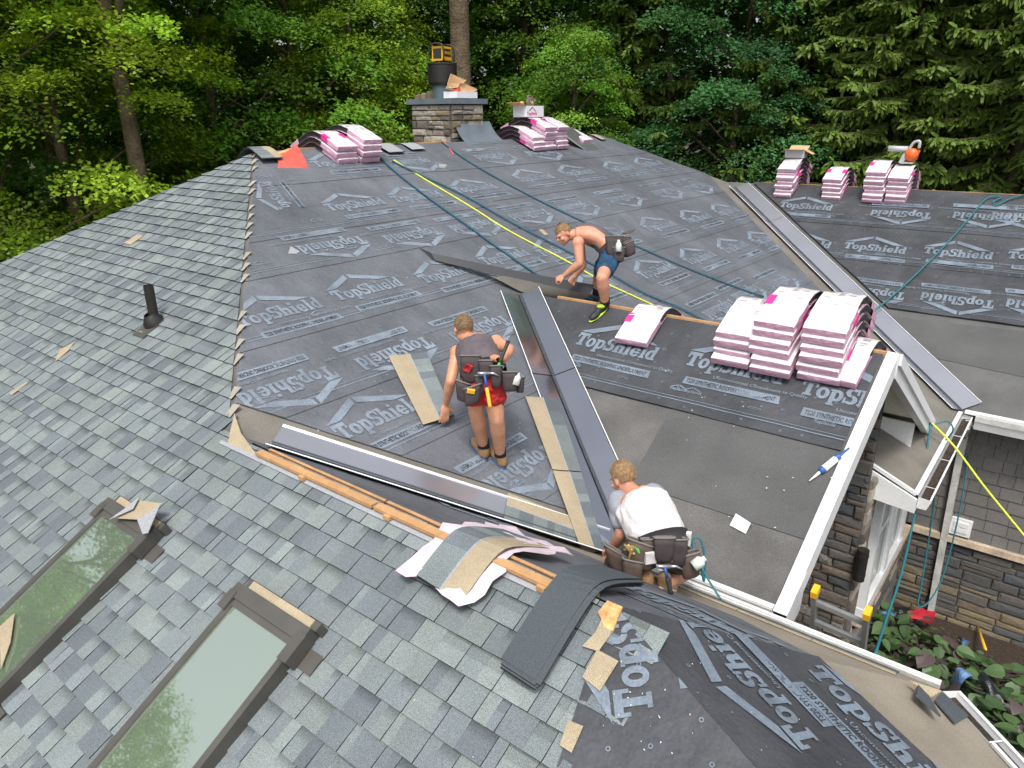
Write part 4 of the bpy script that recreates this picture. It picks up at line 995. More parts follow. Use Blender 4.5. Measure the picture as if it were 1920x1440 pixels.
def carton(label, c, size, rz, material, flaps, wall_t=.008, flap_mat='cardboard', tilt=0):
    c = Vector(c); t = thing('carton', label, 'box', c, 'open cartons on the roof'); R = rot3(rz, tilt); x, y, z = size
    mb = MB()
    for (o, s) in (((0,0,.004), (x,y,.008)), ((-x/2,0,z/2), (wall_t,y,z)), ((x/2,0,z/2), (wall_t,y,z)), ((0,-y/2,z/2), (x-.01,wall_t,z)), ((0,y/2,z/2), (x-.01,wall_t,z))): mb.box(c+R@Vector(o), s, R)
    put('carton_body', mb, [MATS[material]], t)
    for (side, ang, ln) in flaps:
        mb = MB(); a = math.radians(ang)
        if side in 'lr': s = -1 if side == 'l' else 1; e = Vector((s*x/2,0,z)); d = Vector((s*math.cos(a),0,math.sin(a))); v = Vector((0,y/2,0))
        else: s = -1 if side == 'f' else 1; e = Vector((0,s*y/2,z)); d = Vector((0,s*math.cos(a),math.sin(a))); v = Vector((x/2,0,0))
        mb.prism([c+R@(e-v), c+R@(e+v), c+R@(e+v+d*ln), c+R@(e-v+d*ln)], R@(d.cross(v).normalized()*.004)); put('flap', mb, [MATS[flap_mat]], t)
    return t, R
def face_text(parent, txt, P, right, up, size, material, bold=.02):
    mb = MB(); right, up = Vector(right).normalized(), Vector(up).normalized(); n = right.cross(up)
    for tri in text_polys(txt, size, 0, 0, 'CENTER', bold*size): mb.face([P+right*x+up*y+n*.002 for x, y in tri])
    return put('lettering', mb, [MATS[material]], parent)
carton('open brown carton on top of the far wing stack', RIDGE['R'][0](3.60)+UPZ*(7*(BT+.004)+.0), (.36,.30,.15), .1, 'carton_grey', [('r',-28,.17), ('l',-25,.10), ('b',20,.2), ('f',5,.16)])
tc_ = RIDGE['M'][0](5.78)+UPZ*(5*(BT+.004)-.005)
t, R = carton('white printed carton holding the circular saw on the ridge bundles', tc_, (.30,.52,.19), 0, 'carton_white', [('f',15,.2)])
face_text(t, 'TopShield', tc_+R@Vector((.157,-.10,.035)), R@Vector((0,1,0)), UPZ, .075, 'wrap_magenta')
mb = MB(); cR = tc_+R@Vector((.158,-.09,.10)); yv = R@Vector((0,1,0))
for k, s in (('wrap_dark',-1), ('wrap_magenta',1)):
    mb = MB(); mb.face([cR+yv*(s*.11), cR+yv*(s*.085), cR+UPZ*.055, cR+UPZ*.075][::s]); put('logo_roof', mb, [MATS[k]], t)
# circular saw
mat('saw_body', (.17,.13,.09), .5, noise_=(20,.3)); mat('saw_yellow', (.55,.40,.05), .5); mat('tool_steel', (.45,.45,.45), .35, metal=.8)
sc = tc_+Vector((.03,.02,.24)); saw = thing('circular_saw', 'worn circular saw standing in the white carton', 'saw', sc-UPZ*.05)
mb = MB(); mb.lathe(sc+Vector((-.03,0,0)), (1,0,0), [(.0,0), (.10,0), (.10,.05), (.075,.055), (0,.055)], 24); put('blade_guard', mb, [MATS['saw_body']], saw)
mb = MB(); mb.lathe(sc+Vector((.03,0,0)), (1,0,0), [(.0,0), (.06,0), (.06,.012), (0,.013)], 16); put('blade', mb, [MATS['tool_steel']], saw)
mb = MB(); mb.lathe(sc+Vector((.045,0,0)), (1,0,0), [(.0,0), (.03,0), (.02,.012), (0,.013)], 12); put('hub', mb, [MATS['saw_yellow']], saw)
mb = MB(); mb.lathe(sc+Vector((-.02,.05,.02)), (0,1,0), [(0,0), (.05,0), (.055,.05), (.05,.11), (0,.12)], 14); put('motor', mb, [MATS['saw_body']], saw, True)
mb = MB(); mb.tube(bez([sc+Vector((-.03,-.06,.08)), sc+Vector((-.03,-.01,.125)), sc+Vector((-.03,.08,.10)), sc+Vector((-.03,.12,.04))], 4), .016, 8); put('handle', mb, [MATS['saw_body']], saw, True)
mb = MB(); mb.box(sc+Vector((.0,.02,-.055)), (.13,.26,.008)); put('base_plate', mb, [MATS['tool_steel']], saw)
mb = MB(); mb.box(tc_+Vector((-.02,-.17,.20)), (.06,.07,.11), rot3(.2,.4)); tag(put('tool_battery_box', mb, [MATS['orange_board']]), 'orange cardboard packet stuck in the white carton beside the saw', 'packet')
# leaf blower on the far wing
mat('blower_orange', (.72,.13,.02), .4); mat('blower_grey', (.42,.43,.44), .45)
bc = RIDGE['R'][0](5.62)+UPZ*(6*(BT+.004)+.03)+Vector((.02,-.05,0))
bl = thing('leaf_blower', 'orange and grey handheld blower on top of the far wing bundles', 'leaf blower', bc)
mb = MB(); mb.lathe(bc+Vector((.06,.08,.15)), (0,-1,0), [(0,0), (.10,.01), (.115,.06), (.115,.14), (.09,.18), (0,.19)], 20); put('fan_housing', mb, [MATS['blower_orange']], bl, True)
mb = MB(); mb.box(bc+Vector((.09,.02,.16)), (.16,.17,.15), rot3(.1,.1,.2)); put('engine_cover', mb, [MATS['blower_orange']], bl)
mb = MB(); mb.tube([bc+Vector((-.02,0,.24)), bc+Vector((-.18,-.03,.25)), bc+Vector((-.34,-.05,.255))], [.058,.05,.052], 16); put('nozzle', mb, [MATS['blower_grey']], bl, True)
mb = MB(); mb.tube([bc+Vector((-.335,-.05,.255)), bc+Vector((-.35,-.05,.255))], .044, 16); put('nozzle_mouth', mb, [MATS['black_metal']], bl)
mb = MB(); mb.tube(bez([bc+Vector((0,0,.24)), bc+Vector((.06,0,.36)), bc+Vector((.15,0,.38)), bc+Vector((.16,.0,.26))], 5), .026, 10); put('handle', mb, [MATS['blower_grey']], bl, True)
mb = MB(); mb.box(bc+Vector((-.06,0,.08)), (.08,.16,.17), rot3(0,0,.35)); mb.box(bc+Vector((.0,0,.01)), (.22,.15,.03)); put('fuel_tank', mb, [MATS['blower_grey']], bl)
# jobsite radio on the flue cap
mat('radio_yellow', (.80,.42,.02), .45); mat('radio_black', (.025,.024,.022), .5)
rc = fc+UPZ*.572; rad = thing('jobsite_radio', 'yellow and black jobsite radio with roll cage on the flue cap', 'radio', rc)
Rr = rot3(.25)
def rb(nm, o, s, m_, **k): mb = MB(); mb.box(rc+Rr@Vector(o), s, Rr); put(nm, mb, [MATS[m_]], rad)
rb('body', (0,0,.135), (.20,.30,.22), 'radio_yellow'); rb('front_panel', (.102,.0,.15), (.012,.24,.12), 'radio_black'); rb('front_rim', (.104,0,.06), (.012,.27,.04), 'radio_yellow'); rb('side_panel', (0,-.153,.135), (.15,.012,.15), 'radio_black')
face_text(rad, 'DEWALT', rc+Rr@Vector((.110,0,.125)), Rr@Vector((0,1,0)), UPZ, .065, 'radio_yellow', .03)
for yy in (-.185,.185):
    mb = MB(); mb.tube(bez([rc+Rr@Vector(v) for v in ((-.13,yy,.02), (-.14,yy,.15), (-.10,yy,.27), (.10,yy,.27), (.14,yy,.15), (.13,yy,.02))], 4), .014, 8); put('roll_cage', mb, [MATS['radio_black']], rad, True)
mb = MB(); mb.tube([rc+Rr@Vector((0,-.185,.275)), rc+Rr@Vector((0,.185,.275))], .014, 8); put('carry_handle', mb, [MATS['radio_black']], rad, True)
# boxes and rubbish on the chimney cap
k0 = Vector((-.36,4.33,.69))
mb = MB(); mb.box(k0+Vector((.05,-.05,.055)), (.30,.52,.10)); tag(put('foam_tray', mb, [MATS['carton_white']]), 'long white tray on the chimney cap', 'tray')
cb = thing('crushed_carton', 'crushed brown cardboard carton with raised flaps on the chimney', 'box', k0+Vector((0,.1,.1)))
for nm, P4 in (('carton_panel', [(838,168), (862,152), (895,168), (880,176)]), ('flap', [(838,158), (845,138), (874,150), (868,156)]), ('carton_panel', [(864,155), (893,166), (895,182), (878,176)]), ('flap', [(835,166), (842,154), (862,155), (858,164)])):
    mb = MB(); mb.prism([axis_at(0, -.34+.02*i, x, y) for i, (x, y) in enumerate(P4)], (.006,0,0)); put(nm, mb, [MATS['cardboard']], cb)
mb = MB(); mb.box(k0+Vector((.05,-.14,.13)), (.08,.12,.06), rot3(.4,.3)); tag(put('snack_packet', mb, [MATS['red_membrane']]), 'red packet lying in the white tray on the chimney', 'packet')
random.seed(4)
for i, (yy, s) in enumerate(((-.98,.13), (-.84,.12), (-.72,.10))):
    o = link('loose_stone', stone_mesh().data('loose_stone', [MATS['stone_tan']]), None, Vector((yy,3.97,.69))); o.scale = (s*.9,s,.07+.02*i); tag(o, ['flat loose stone at left edge of the chimney cap', 'second loose stone from left on the chimney cap', 'small loose stone touching the white tray on chimney cap'][i], 'stone', 'loose stones on the chimney cap')
# caulking tube near the white rake
mat('tube_blue', (.03,.10,.32), .4); mat('label_white', (.7,.7,.66), .6)
a, b = on('G',1517,902,.03), on('G',1592,840,.04); cg = thing('caulk_tube', 'blue and white caulk tube with nozzle beside the white rake', 'caulk tube', a)
mb = MB(); mb.tube([a, a.lerp(b,.26)], [.004,.013], 10); put('nozzle', mb, [MATS['label_white']], cg, True)
mb = MB(); mb.tube([a.lerp(b,.27), a.lerp(b,.30), a.lerp(b,.36)], [.018,.027,.027], 14); put('tube_body', mb, [MATS['tube_blue']], cg)
mb = MB(); mb.tube([a.lerp(b,.36), a.lerp(b,.66)], .0275, 14); put('label', mb, [MATS['label_white']], cg)
mb = MB(); mb.tube([a.lerp(b,.66), a.lerp(b,.74)], .027, 14); put('tube_body', mb, [MATS['tube_blue']], cg)
mb = MB(); mb.tube([a.lerp(b,.74), b], .008, 8); mb.bar(a.lerp(b,.8), a.lerp(b,.8)+Vector((.02,.07,.02)), .02, .012); put('plunger', mb, [MATS['tube_blue']], cg)
# ================================================================== workers
mat('skin', (.52,.255,.15), .5, noise_=[(4,.14), (30,.08), (120,.06)], bump=(60,.25,.004)); mat('skin_pink', (.55,.26,.165), .5, noise_=[(4,.14), (30,.08), (120,.06)], bump=(60,.25,.004))
for k_ in ('skin','skin_pink'): b_ = MATS[k_].node_tree.nodes['Principled BSDF']; b_.inputs['Subsurface Weight'].default_value = .12; b_.inputs['Subsurface Radius'].default_value = (.02,.008,.004)
mat('hair', (.19,.118,.058), .7, noise_=[(40,.3)], bump=(90,.8,.01)); mat('hair_ginger', (.27,.165,.078), .7, noise_=[(40,.3)], bump=(90,.8,.01))
mat('tank_grey', (.105,.088,.098), .85, noise_=[(8,.15), (60,.1)], bump=(12,.7,.03)); mat('tee_white', (.62,.595,.585), .8, noise_=[(4,.06)], bump=(11,.6,.025)); mat('sleeve_grey', (.26,.27,.31), .85, noise_=(20,.1), bump=(9,.5,.02))
mat('shorts_red', (.50,.02,.02), .8, bump=(16,1,.05)); mat('shorts_blue', (.008,.055,.12), .75, noise_=(6,.5), bump=(10,.6,.02)); mat('shorts_brown', (.06,.045,.035), .85, noise_=(8,.2), bump=(10,.6,.02))
mat('sock', (.02,.018,.022), .9); mat('boot_tan', (.29,.175,.085), .75, noise_=(12,.25), bump=(20,.5,.01)); mat('boot_blue', (.02,.07,.16), .6); mat('shoe_black', (.02,.02,.022), .6); mat('sole_white', (.55,.45,.38), .7); mat('glove_lime', (.38,.55,.03), .6, noise_=(9,.3))
mat('pouch', (.045,.034,.036), .75, noise_=[(10,.25)], bump=(25,.4,.01)); mat('pouch_brown', (.085,.06,.045), .8, noise_=[(10,.3)], bump=(25,.4,.01)); mat('webbing', (.16,.15,.14), .8); mat('leather_belt', (.025,.022,.024), .6)
mat('bottle_clear', (.62,.66,.62), .15, spec=.7); mat('hammer_yellow', (.70,.42,.03), .5); mat('hammer_blue', (.02,.09,.33), .5); mat('grip_black', (.02,.022,.02), .6); mat('grip_green', (.08,.42,.06), .5); mat('nail_gold', (.55,.40,.16), .4, metal=.5); mat('shirt_print', (.35,.34,.10), .7); mat('shirt_green', (.05,.35,.15), .7); mat('eye_dark', (.02,.015,.012), .3)
def ellipsoid(mb, c, ax, r, seg=14, rings=9):
    c = Vector(c); i0 = len(mb.v)
    mb.v.append(c+ax[2]*r[2])
    for k in range(1, rings):
        t = math.pi*k/rings
        for q in range(seg):
            p = 2*math.pi*q/seg; mb.v.append(c+ax[0]*(r[0]*math.sin(t)*math.cos(p))+ax[1]*(r[1]*math.sin(t)*math.sin(p))+ax[2]*(r[2]*math.cos(t)))
    mb.v.append(c-ax[2]*r[2]); last = len(mb.v)-1
    add = lambda f: (mb.f.append(f), mb.m.append(0), mb.c.append(None))
    for q in range(seg): add((i0, i0+1+q, i0+1+(q+1) % seg)); add((last, last-seg+(q+1) % seg, last-seg+q))
    for k in range(rings-2):
        for q in range(seg):
            a = i0+1+k*seg+q; b = i0+1+k*seg+(q+1) % seg; add((a, a+seg, b+seg, b))
I3 = (Vector((1,0,0)), Vector((0,1,0)), Vector((0,0,1)))
def limb(mb, pts, rr):
    P = [Vector(p) for p in pts]
    if len(P) > 2:
        Q = bez(P, 4); R_ = []
        for k in range(len(P)-1): R_ += [rr[k]+(rr[k+1]-rr[k])*j/4 for j in range(4)]
        R_.append(rr[-1]); P, rr = Q, R_
    mb.tube(P, list(rr), 12)
    for p, r in ((P[0], rr[0]), (P[-1], rr[-1])): ellipsoid(mb, p, I3, (r,r,r), 10, 7)
def etube(mb, pts, lat, rx, ry):                            # trunk of elliptical section; lat: sideways axis
    P = bez(pts, 4); n = len(pts); RX_, RY_ = [], []
    for k in range(n-1):
        for j in range(4): RX_.append(rx[k]+(rx[k+1]-rx[k])*j/4); RY_.append(ry[k]+(ry[k+1]-ry[k])*j/4)
    RX_.append(rx[-1]); RY_.append(ry[-1]); i0 = len(mb.v); seg = 18
    for k, p in enumerate(P):
        t = (P[min(k+1,len(P)-1)]-P[max(k-1,0)]).normalized(); a = (lat-t*lat.dot(t)).normalized(); b = t.cross(a)
        for q in range(seg):
            g_ = 2*math.pi*q/seg; mb.v.append(p+a*(RX_[k]*math.cos(g_))+b*(RY_[k]*math.sin(g_)))
    add = lambda f: (mb.f.append(f), mb.m.append(0), mb.c.append(None))
    for k in range(len(P)-1):
        for q in range(seg): x = i0+k*seg+q; y = i0+k*seg+(q+1) % seg; add((x, y, y+seg, x+seg))
    add(tuple(i0+q for q in range(seg-1,-1,-1))); add(tuple(i0+(len(P)-1)*seg+q for q in range(seg)))
def fuse(name, mb, material, parent, voxel=.011, it=5, fold=0):
    """one continuous skin over overlapping volumes"""
    me = mb.data('tmp', [material]); o = bpy.data.objects.new('tmp', me); COL.objects.link(o)
    r = o.modifiers.new('r', 'REMESH'); r.mode = 'VOXEL'; r.voxel_size = voxel; r.use_smooth_shade = True
    s = o.modifiers.new('s', 'SMOOTH'); s.factor = .5; s.iterations = it
    dg = bpy.context.evaluated_depsgraph_get(); new = bpy.data.meshes.new_from_object(o.evaluated_get(dg)); bpy.data.objects.remove(o)
    if fold:
        nv_ = [v.normal.copy() for v in new.vertices]
        for v, n_ in zip(new.vertices, nv_):
            c_ = v.co; v.co = c_ + n_*fold*(abs(noise.noise(Vector((c_.x*7+c_.z*5, c_.y*7-c_.z*5, c_.z*16))))*2-.5 + .6*noise.noise(c_*22))
    off = wloc(parent); new.transform(Matrix.Translation(-off)); new.materials.clear(); new.materials.append(material); new.polygons.foreach_set('use_smooth', [True]*len(new.polygons)); new.name = name
    return link(name, new, parent)
def head(mb, c, f, u):
    f, u = Vector(f).normalized(), Vector(u); u = (u-f*u.dot(f)).normalized(); r = f.cross(u)
    ax = (r, f, u)
    ellipsoid(mb, c+u*.025-f*.012, ax, (.074,.092,.088)); ellipsoid(mb, c-u*.045+f*.028, ax, (.058,.062,.062)); ellipsoid(mb, c-u*.088+f*.062, ax, (.028,.024,.022))
    ellipsoid(mb, c-u*.018+f*.098, ax, (.013,.018,.022)); ellipsoid(mb, c-u*.058+f*.086, ax, (.026,.012,.012)); ellipsoid(mb, c+u*.018+f*.078, ax, (.055,.018,.015))
    for s in (-1,1): ellipsoid(mb, c+r*(s*.077)-u*.012-f*.012, ax, (.010,.020,.032)); ellipsoid(mb, c+r*(s*.04)-u*.028+f*.068, ax, (.024,.02,.02))
    return r, f, u
def hair(parent, c, f, u, material, cut=.0):
    f, u = Vector(f).normalized(), Vector(u); u = (u-f*u.dot(f)).normalized(); r = f.cross(u); mb = MB(); seg, rings = 64, 40
    rows = []
    for k in range(rings+1):
        t = math.pi*k/rings; row = []
        for q in range(seg):
            p = 2*math.pi*q/seg; d = Vector((math.sin(t)*math.cos(p), math.sin(t)*math.sin(p), math.cos(t))); bump = 1+.03*noise.noise(d*7)+.045*noise.noise(d*19)
            row.append((c+u*.028-f*.014+r*(d.x*.0785*bump)+f*(d.y*.0975*bump)+u*(d.z*.0955*bump), d))
        rows.append(row)
    for k in range(rings):
        for q in range(seg):
            a, b, e, g_ = rows[k][q], rows[k][(q+1) % seg], rows[k+1][(q+1) % seg], rows[k+1][q]; d = (a[1]+e[1]).normalized()
            lim = .30 if d.y > .2 else (-.18 if d.y > -.25 else -.55)
            if d.z > lim + .06*math.sin(q*1.7) + cut: mb.face([a[0], b[0], e[0], g_[0]][::-1])
    nf_ = len(mb.f)
    rh = random.Random(1)
    for k in range(2600):
        q = rh.choice(mb.f[:len(mb.f)]) if k == -1 else mb.f[rh.randrange(nf_)] if k else mb.f[0]
        p = sum((mb.v[i] for i in q), Vector())/len(q); o_ = (p-c).normalized(); fl = (f*.75-u*.35+Vector((rh.uniform(-.5,.5), rh.uniform(-.5,.5), rh.uniform(-.4,.4))))
        fl = (fl-o_*fl.dot(o_)).normalized(); p = p+Vector((rh.uniform(-.006,.006), rh.uniform(-.006,.006), rh.uniform(-.006,.006)))-o_*.002; t_ = p+(fl*.8+o_*rh.uniform(.25,.75))*rh.uniform(.006,.013); sd_ = fl.cross(o_)*.0016
        mb.face([p-sd_, p+sd_, t_])
    return put('hair', mb, [material], parent, True)
def hand(mb, wrist, d, palm_n, curl=.5, thumb=1, s=1.0):
    """palm and five fingers; d: forearm direction, palm_n: normal out of the palm, curl 0 flat .. 1 fist"""
    d = Vector(d).normalized(); n = Vector(palm_n); n = (n-d*n.dot(d)).normalized(); a = d.cross(n)
    pc = Vector(wrist)+d*.045*s; ellipsoid(mb, pc, (a,d,n), (.042*s,.052*s,.017*s))
    for k, L in enumerate((.070,.080,.075,.060)):
        o = pc+d*.040*s+a*((k-1.5)*.0205*s); p = o; ang = 0; pts = [o-d*.02*s, o]
        for j, q in enumerate((.45,.32,.23)):
            ang += curl*(1.0 if j == 0 else 1.15); p = p+(d*math.cos(ang)+n*math.sin(ang)+a*((k-1.5)*.06))*L*q*s; pts.append(p)
        mb.tube(pts, [.0095*s,.0095*s,.009*s,.0085*s,.0075*s], 8); ellipsoid(mb, pts[-1], I3, (.0075*s,)*3, 8, 6)
    o = pc-d*.02*s+a*(thumb*.036*s); p1 = o+(a*thumb*.6+d*.6+n*.35*curl)*.032*s; p2 = p1+(d*.8+a*thumb*(.35-.5*curl)+n*.6*curl)*.030*s
    mb.tube([o, p1, p2], [.013*s,.011*s,.009*s], 8); ellipsoid(mb, p2, I3, (.009*s,)*3, 8, 6)
def shoe(parent, ankle, heel_up, fwd, n, mats_, name='boot', h=.11, L=.27):
    """ankle: shin end; fwd: toe direction on the surface with normal n"""
    fwd, n = Vector(fwd), Vector(n).normalized(); fwd = (fwd-n*fwd.dot(n)).normalized(); a = fwd.cross(n); base = Vector(heel_up)
    mb = MB(); ax = (a, fwd, n)
    ellipsoid(mb, base+fwd*.02+n*.045, ax, (.043,.07,.05)); ellipsoid(mb, base+fwd*.12+n*.035, ax, (.046,.085,.038)); limb(mb, [base+n*.05, Vector(ankle)], [.047,.046])
    fuse(name, mb, mats_[0], parent, .009, 3)
    sb = MB(); ellipsoid(sb, base+fwd*.075+n*.012, ax, (.049,.145,.016), 18, 7); put('sole', sb, [mats_[1]], parent, True)
def pouch(parent, c, right, up, out, size, material='pouch', rim=True, taper=.82, name='tool_pouch'):
    right, up, out = (Vector(v).normalized() for v in (right, up, out)); c = Vector(c); w_, h_, d_ = size
    mb = MB(); n = 14; rows = []
    for k, (v, s) in enumerate(((-.5,.55), (-.46,taper*.92), (-.2,taper+.05), (.2,.97), (.5,1.0), (.5,.86), (.15,.80))):
        rows.append([c+up*(v*h_)+right*(math.copysign(abs(math.cos(2*math.pi*q/n))**.6, math.cos(2*math.pi*q/n))*w_/2*s)+out*(math.copysign(abs(math.sin(2*math.pi*q/n))**.6, math.sin(2*math.pi*q/n))*d_/2*s) for q in range(n)])
    mb.grid([r_+[r_[0]] for r_ in rows]); mb.face(rows[0][::-1]); mb.face(rows[-1])
    o = put(name, mb, [MATS[material]], parent, True)
    if rim:
        mr = MB(); pts = rows[4]+[rows[4][0], rows[4][1]]; mr.tube(pts, .007, 6, cap=False); put('pouch_rim', mr, [MATS['webbing']], parent, True)
    return o
def belt(parent, c, up, lat, rx, ry, w_=.055, material='leather_belt'):
    up = Vector(up).normalized(); lat = Vector(lat); lat = (lat-up*lat.dot(up)).normalized(); b = up.cross(lat); mb = MB(); rows = []
    for v in (-w_/2, w_/2): rows.append([c+up*v+lat*(rx*math.cos(2*math.pi*q/24))+b*(ry*math.sin(2*math.pi*q/24)) for q in range(25)])
    rows.append([p+(p-c).normalized()*-.012 for p in rows[1]]); mb.grid(rows); return put('tool_belt', mb, [MATS[material]], parent, True)
def bottle(label, a, b, r=.03, group='water bottles in tool pouches'):
    a, b = Vector(a), Vector(b); L = (b-a).length; t = thing('water_bottle', label, 'bottle', a, group)
    mb = MB(); mb.lathe(a, b-a, [(0,0), (r,0), (r,L*.62), (r*.95,L*.66), (r*.45,L*.86), (r*.42,L*.9)], 16); put('bottle_body', mb, [MATS['bottle_clear']], t, True)
    mb = MB(); mb.lathe(a, b-a, [(0,L*.88), (r*.48,L*.88), (r*.48,L), (0,L)], 12); put('bottle_cap', mb, [MATS['label_white']], t)
def hammer(label, top, bot, m1, m2, split=.45, headed=None, r=.013, group='hammers carried by the workers'):
    top, bot = Vector(top), Vector(bot); t = thing('hammer', label, 'hammer', bot, group); m_ = top.lerp(bot, split)
    mb = MB(); mb.tube([top, m_], [r*.75,r*.85], 9); put('shaft', mb, [MATS[m1]], t, True)
    mb = MB(); mb.tube([m_, m_.lerp(bot,.12), m_.lerp(bot,.85), bot], [r*.9,r*1.15,r*1.05,r*1.3], 9); put('grip', mb, [MATS[m2]], t, True)
    if headed is not None:
        h = Vector(headed).normalized(); mb = MB(); mb.tube([top-h*.05, top-h*.02, top+h*.03], [.014,.012,.014], 8); mb.tube([top+h*.03, top+h*.07, top+h*.105-(top-bot).normalized()*.02], [.012,.009,.004], 8); put('hammer_head', mb, [MATS['tool_steel']], t, True)
    return t
D_ = deep
# ---------------------------------------------------------------- worker in red shorts, bending away
d2 = depth(on('M',935,872)); fL, fR = on('M',905,858), on('M',938,874)
w2 = thing('person', 'person in grey tank top and red shorts bending to press down a shingle', 'person', fR, 'roofers')
hipc = D_(906,706,d2-.32); sp = [D_(906,722,d2-.33), D_(904,696,d2-.30), D_(897,668,d2-.16), D_(892,651,d2-.0), D_(887,639,d2+.06)]
lat2 = (D_(935,640,d2-.06)-D_(858,650,d2-.02)).normalized()
shL, shR = D_(858,661,d2+.0), D_(930,642,d2-.03)
elL, wrL = D_(845,715,d2-.12), on('M',836,757,.22); elR, wrR = D_(955,655,d2-.22), D_(944,676,d2-.36)
knL, anL = D_(893,774,d2-.26), D_(907,836,depth(fL)-.05); knR, anR = D_(931,786,d2-.30), D_(938,852,d2-.06)
hc2 = D_(869,617,d2+.11); hf2 = Vector((-.75,.45,-.48)); hu2 = Vector((-.25,.25,.93))
mb = MB()
etube(mb, sp, lat2, [.15,.155,.165,.175,.12], [.11,.105,.11,.11,.09]); limb(mb, [sp[-1], hc2-hu2*.06-hf2*.0], [.065,.058]); head(mb, hc2, hf2, hu2)
for a, b, c in ((shL,elL,wrL), (shR,elR,wrR)): limb(mb, [a,b], [.058,.043]); limb(mb, [b, b.lerp(c,.35), c], [.043,.045,.029])
ellipsoid(mb, shL, I3, (.066,)*3); ellipsoid(mb, shR, I3, (.066,)*3)
for h_, k_, a_ in ((D_(889,716,d2-.32),knL,anL), (D_(922,713,d2-.34),knR,anR)): limb(mb, [h_,k_], [.092,.062]); limb(mb, [k_, k_.lerp(a_,.32), a_], [.060,.063,.040])
hand(mb, wrL, on('M',834,780,.13)-wrL, -nM, .15, 1, 1.08); hand(mb, wrR, (D_(936,664,d2-.40)-wrR)+Vector((0,0,-.03)), RGT*-.5-UPV*.6-FWD*.2, .95, -1)
fuse('body', mb, MATS['skin'], w2, .0085, 4)
mb = MB(); etube(mb, [D_(906,714,d2-.33)]+sp[1:4]+[D_(889,645,d2+.03)], lat2, [.165,.168,.180,.178,.10], [.125,.120,.125,.125,.10]); fuse('tank_top', mb, MATS['tank_grey'], w2, .011, fold=.007)
mb = MB(); etube(mb, [D_(906,735,d2-.34), D_(906,715,d2-.335), D_(905,700,d2-.31)], lat2, [.165,.175,.17], [.13,.135,.128])
for h_, k_ in ((D_(889,720,d2-.32),knL), (D_(922,717,d2-.34),knR)): limb(mb, [h_, h_.lerp(k_,.38)], [.108,.104])
fuse('shorts', mb, MATS['shorts_red'], w2, .011, fold=.010)
hair(w2, hc2, hf2, hu2, MATS['hair'])
for a_, f_ in ((anL,fL), (anR,fR)):
    mb = MB(); mb.tube([a_+UPZ*.06, a_-UPZ*.01], [.048,.05], 12); put('sock', mb, [MATS['sock']], w2, True)
    shoe(w2, a_+UPZ*.0, f_-Vector((0,0,0))-nM*-.004, Vector((-.85,.25,0)), nM, (MATS['boot_tan'], MATS['boot_blue']))
mb = MB(); nb_ = (D_(893,640,d2-.20)-sp[3]).normalized()          # print on the back of the shirt
bk = D_(893,646,d2-.115); up2 = (D_(889,620,d2-.02)-D_(895,655,d2-.14)).normalized()
bkn = lat2.cross(up2)
for r_, (tx_, sz) in enumerate((('ROOFING', .05), ('AND SIDING', .026))):
    for tri in text_polys(tx_, sz, 0, -.045*r_, 'CENTER', .001): mb.face([bk+lat2*x+up2*y+bkn*.006 for x, y in tri])
put('back_print', mb, [MATS['shirt_print']], w2)
belt(w2, D_(906,697,d2-.315), sp[2]-sp[0], lat2, .185, .14, .06)
bu = UPV*.9-FWD*.1; bo = -FWD
pouch(w2, D_(882,692,d2-.46), RGT, bu, bo, (.16,.20,.07)); pouch(w2, D_(868,735,d2-.44), RGT*.9-UPV*.3, bu, bo, (.12,.15,.08)); pouch(w2, D_(886,742,d2-.48), RGT*.9+UPV*.3, bu, bo, (.14,.14,.09)); pouch(w2, D_(911,692,d2-.48), RGT, bu, bo, (.11,.13,.04))
pouch(w2, D_(930,706,d2-.50), RGT, bu, bo, (.09,.16,.06)); pouch(w2, D_(956,716,d2-.46), RGT, bu, bo, (.13,.15,.09)); pouch(w2, D_(975,722,d2-.42), RGT, bu, bo, (.07,.12,.08)); pouch(w2, D_(899,722,d2-.47), RGT, bu, bo, (.07,.14,.05))
mb = MB(); mb.box(D_(877,690,d2-.51), (.05,.02,.06), rot3(.6,.2,.5)); put('red_knife', mb, [MATS['shorts_red']], w2)
mb = MB(); mb.box(D_(883,733,d2-.53), (.06,.03,.03), rot3(.6,.2,.2)); put('yellow_tape', mb, [MATS['hammer_yellow']], w2)
hammer('hammer with black grip held by the worker in red shorts', D_(932,692,d2-.52), D_(953,640,d2-.44), 'grip_green', 'grip_black', .22)
hammer('hammer with blue and yellow handle hanging from the middle worker belt', D_(908,700,d2-.54), D_(919,764,d2-.55), 'hammer_blue', 'hammer_yellow', .42, RGT)
bottle('clear bottle in the right pouch of the worker in red shorts', D_(966,722,d2-.48), D_(972,698,d2-.48))
# ---------------------------------------------------------------- bare-backed worker holding the flap
fA, fB = on('G',1131,584,.02), on('M',1118,566)
dA, dB = depth(fA), depth(fB); d1 = (dA+dB)/2
w1 = thing('person', 'person in blue shorts with bare sides bending over the lifted flap', 'person', fB, 'roofers')
pel = D_(1141,474,d1-.26); sp = [D_(1146,484,d1-.26), D_(1142,468,d1-.24), D_(1125,449,d1-.20), D_(1101,440,d1-.17), D_(1080,440,d1-.15)]
lat1 = (D_(1140,470,d1+.1)-D_(1143,476,d1-.6)).normalized()
shN, shF = D_(1084,455,d1-.34), D_(1084,438,d1+.02); elN, wrN = D_(1087,494,d1-.34), D_(1058,517,d1-.22); elF, wrF = D_(1093,497,d1+.02), D_(1077,519,d1+.0)
knN, anN = D_(1129,521,dA-.24), fA+UPZ*.10+Vector((.02,0,0)); knF, anF = D_(1121,521,dB-.10), fB+UPZ*.10
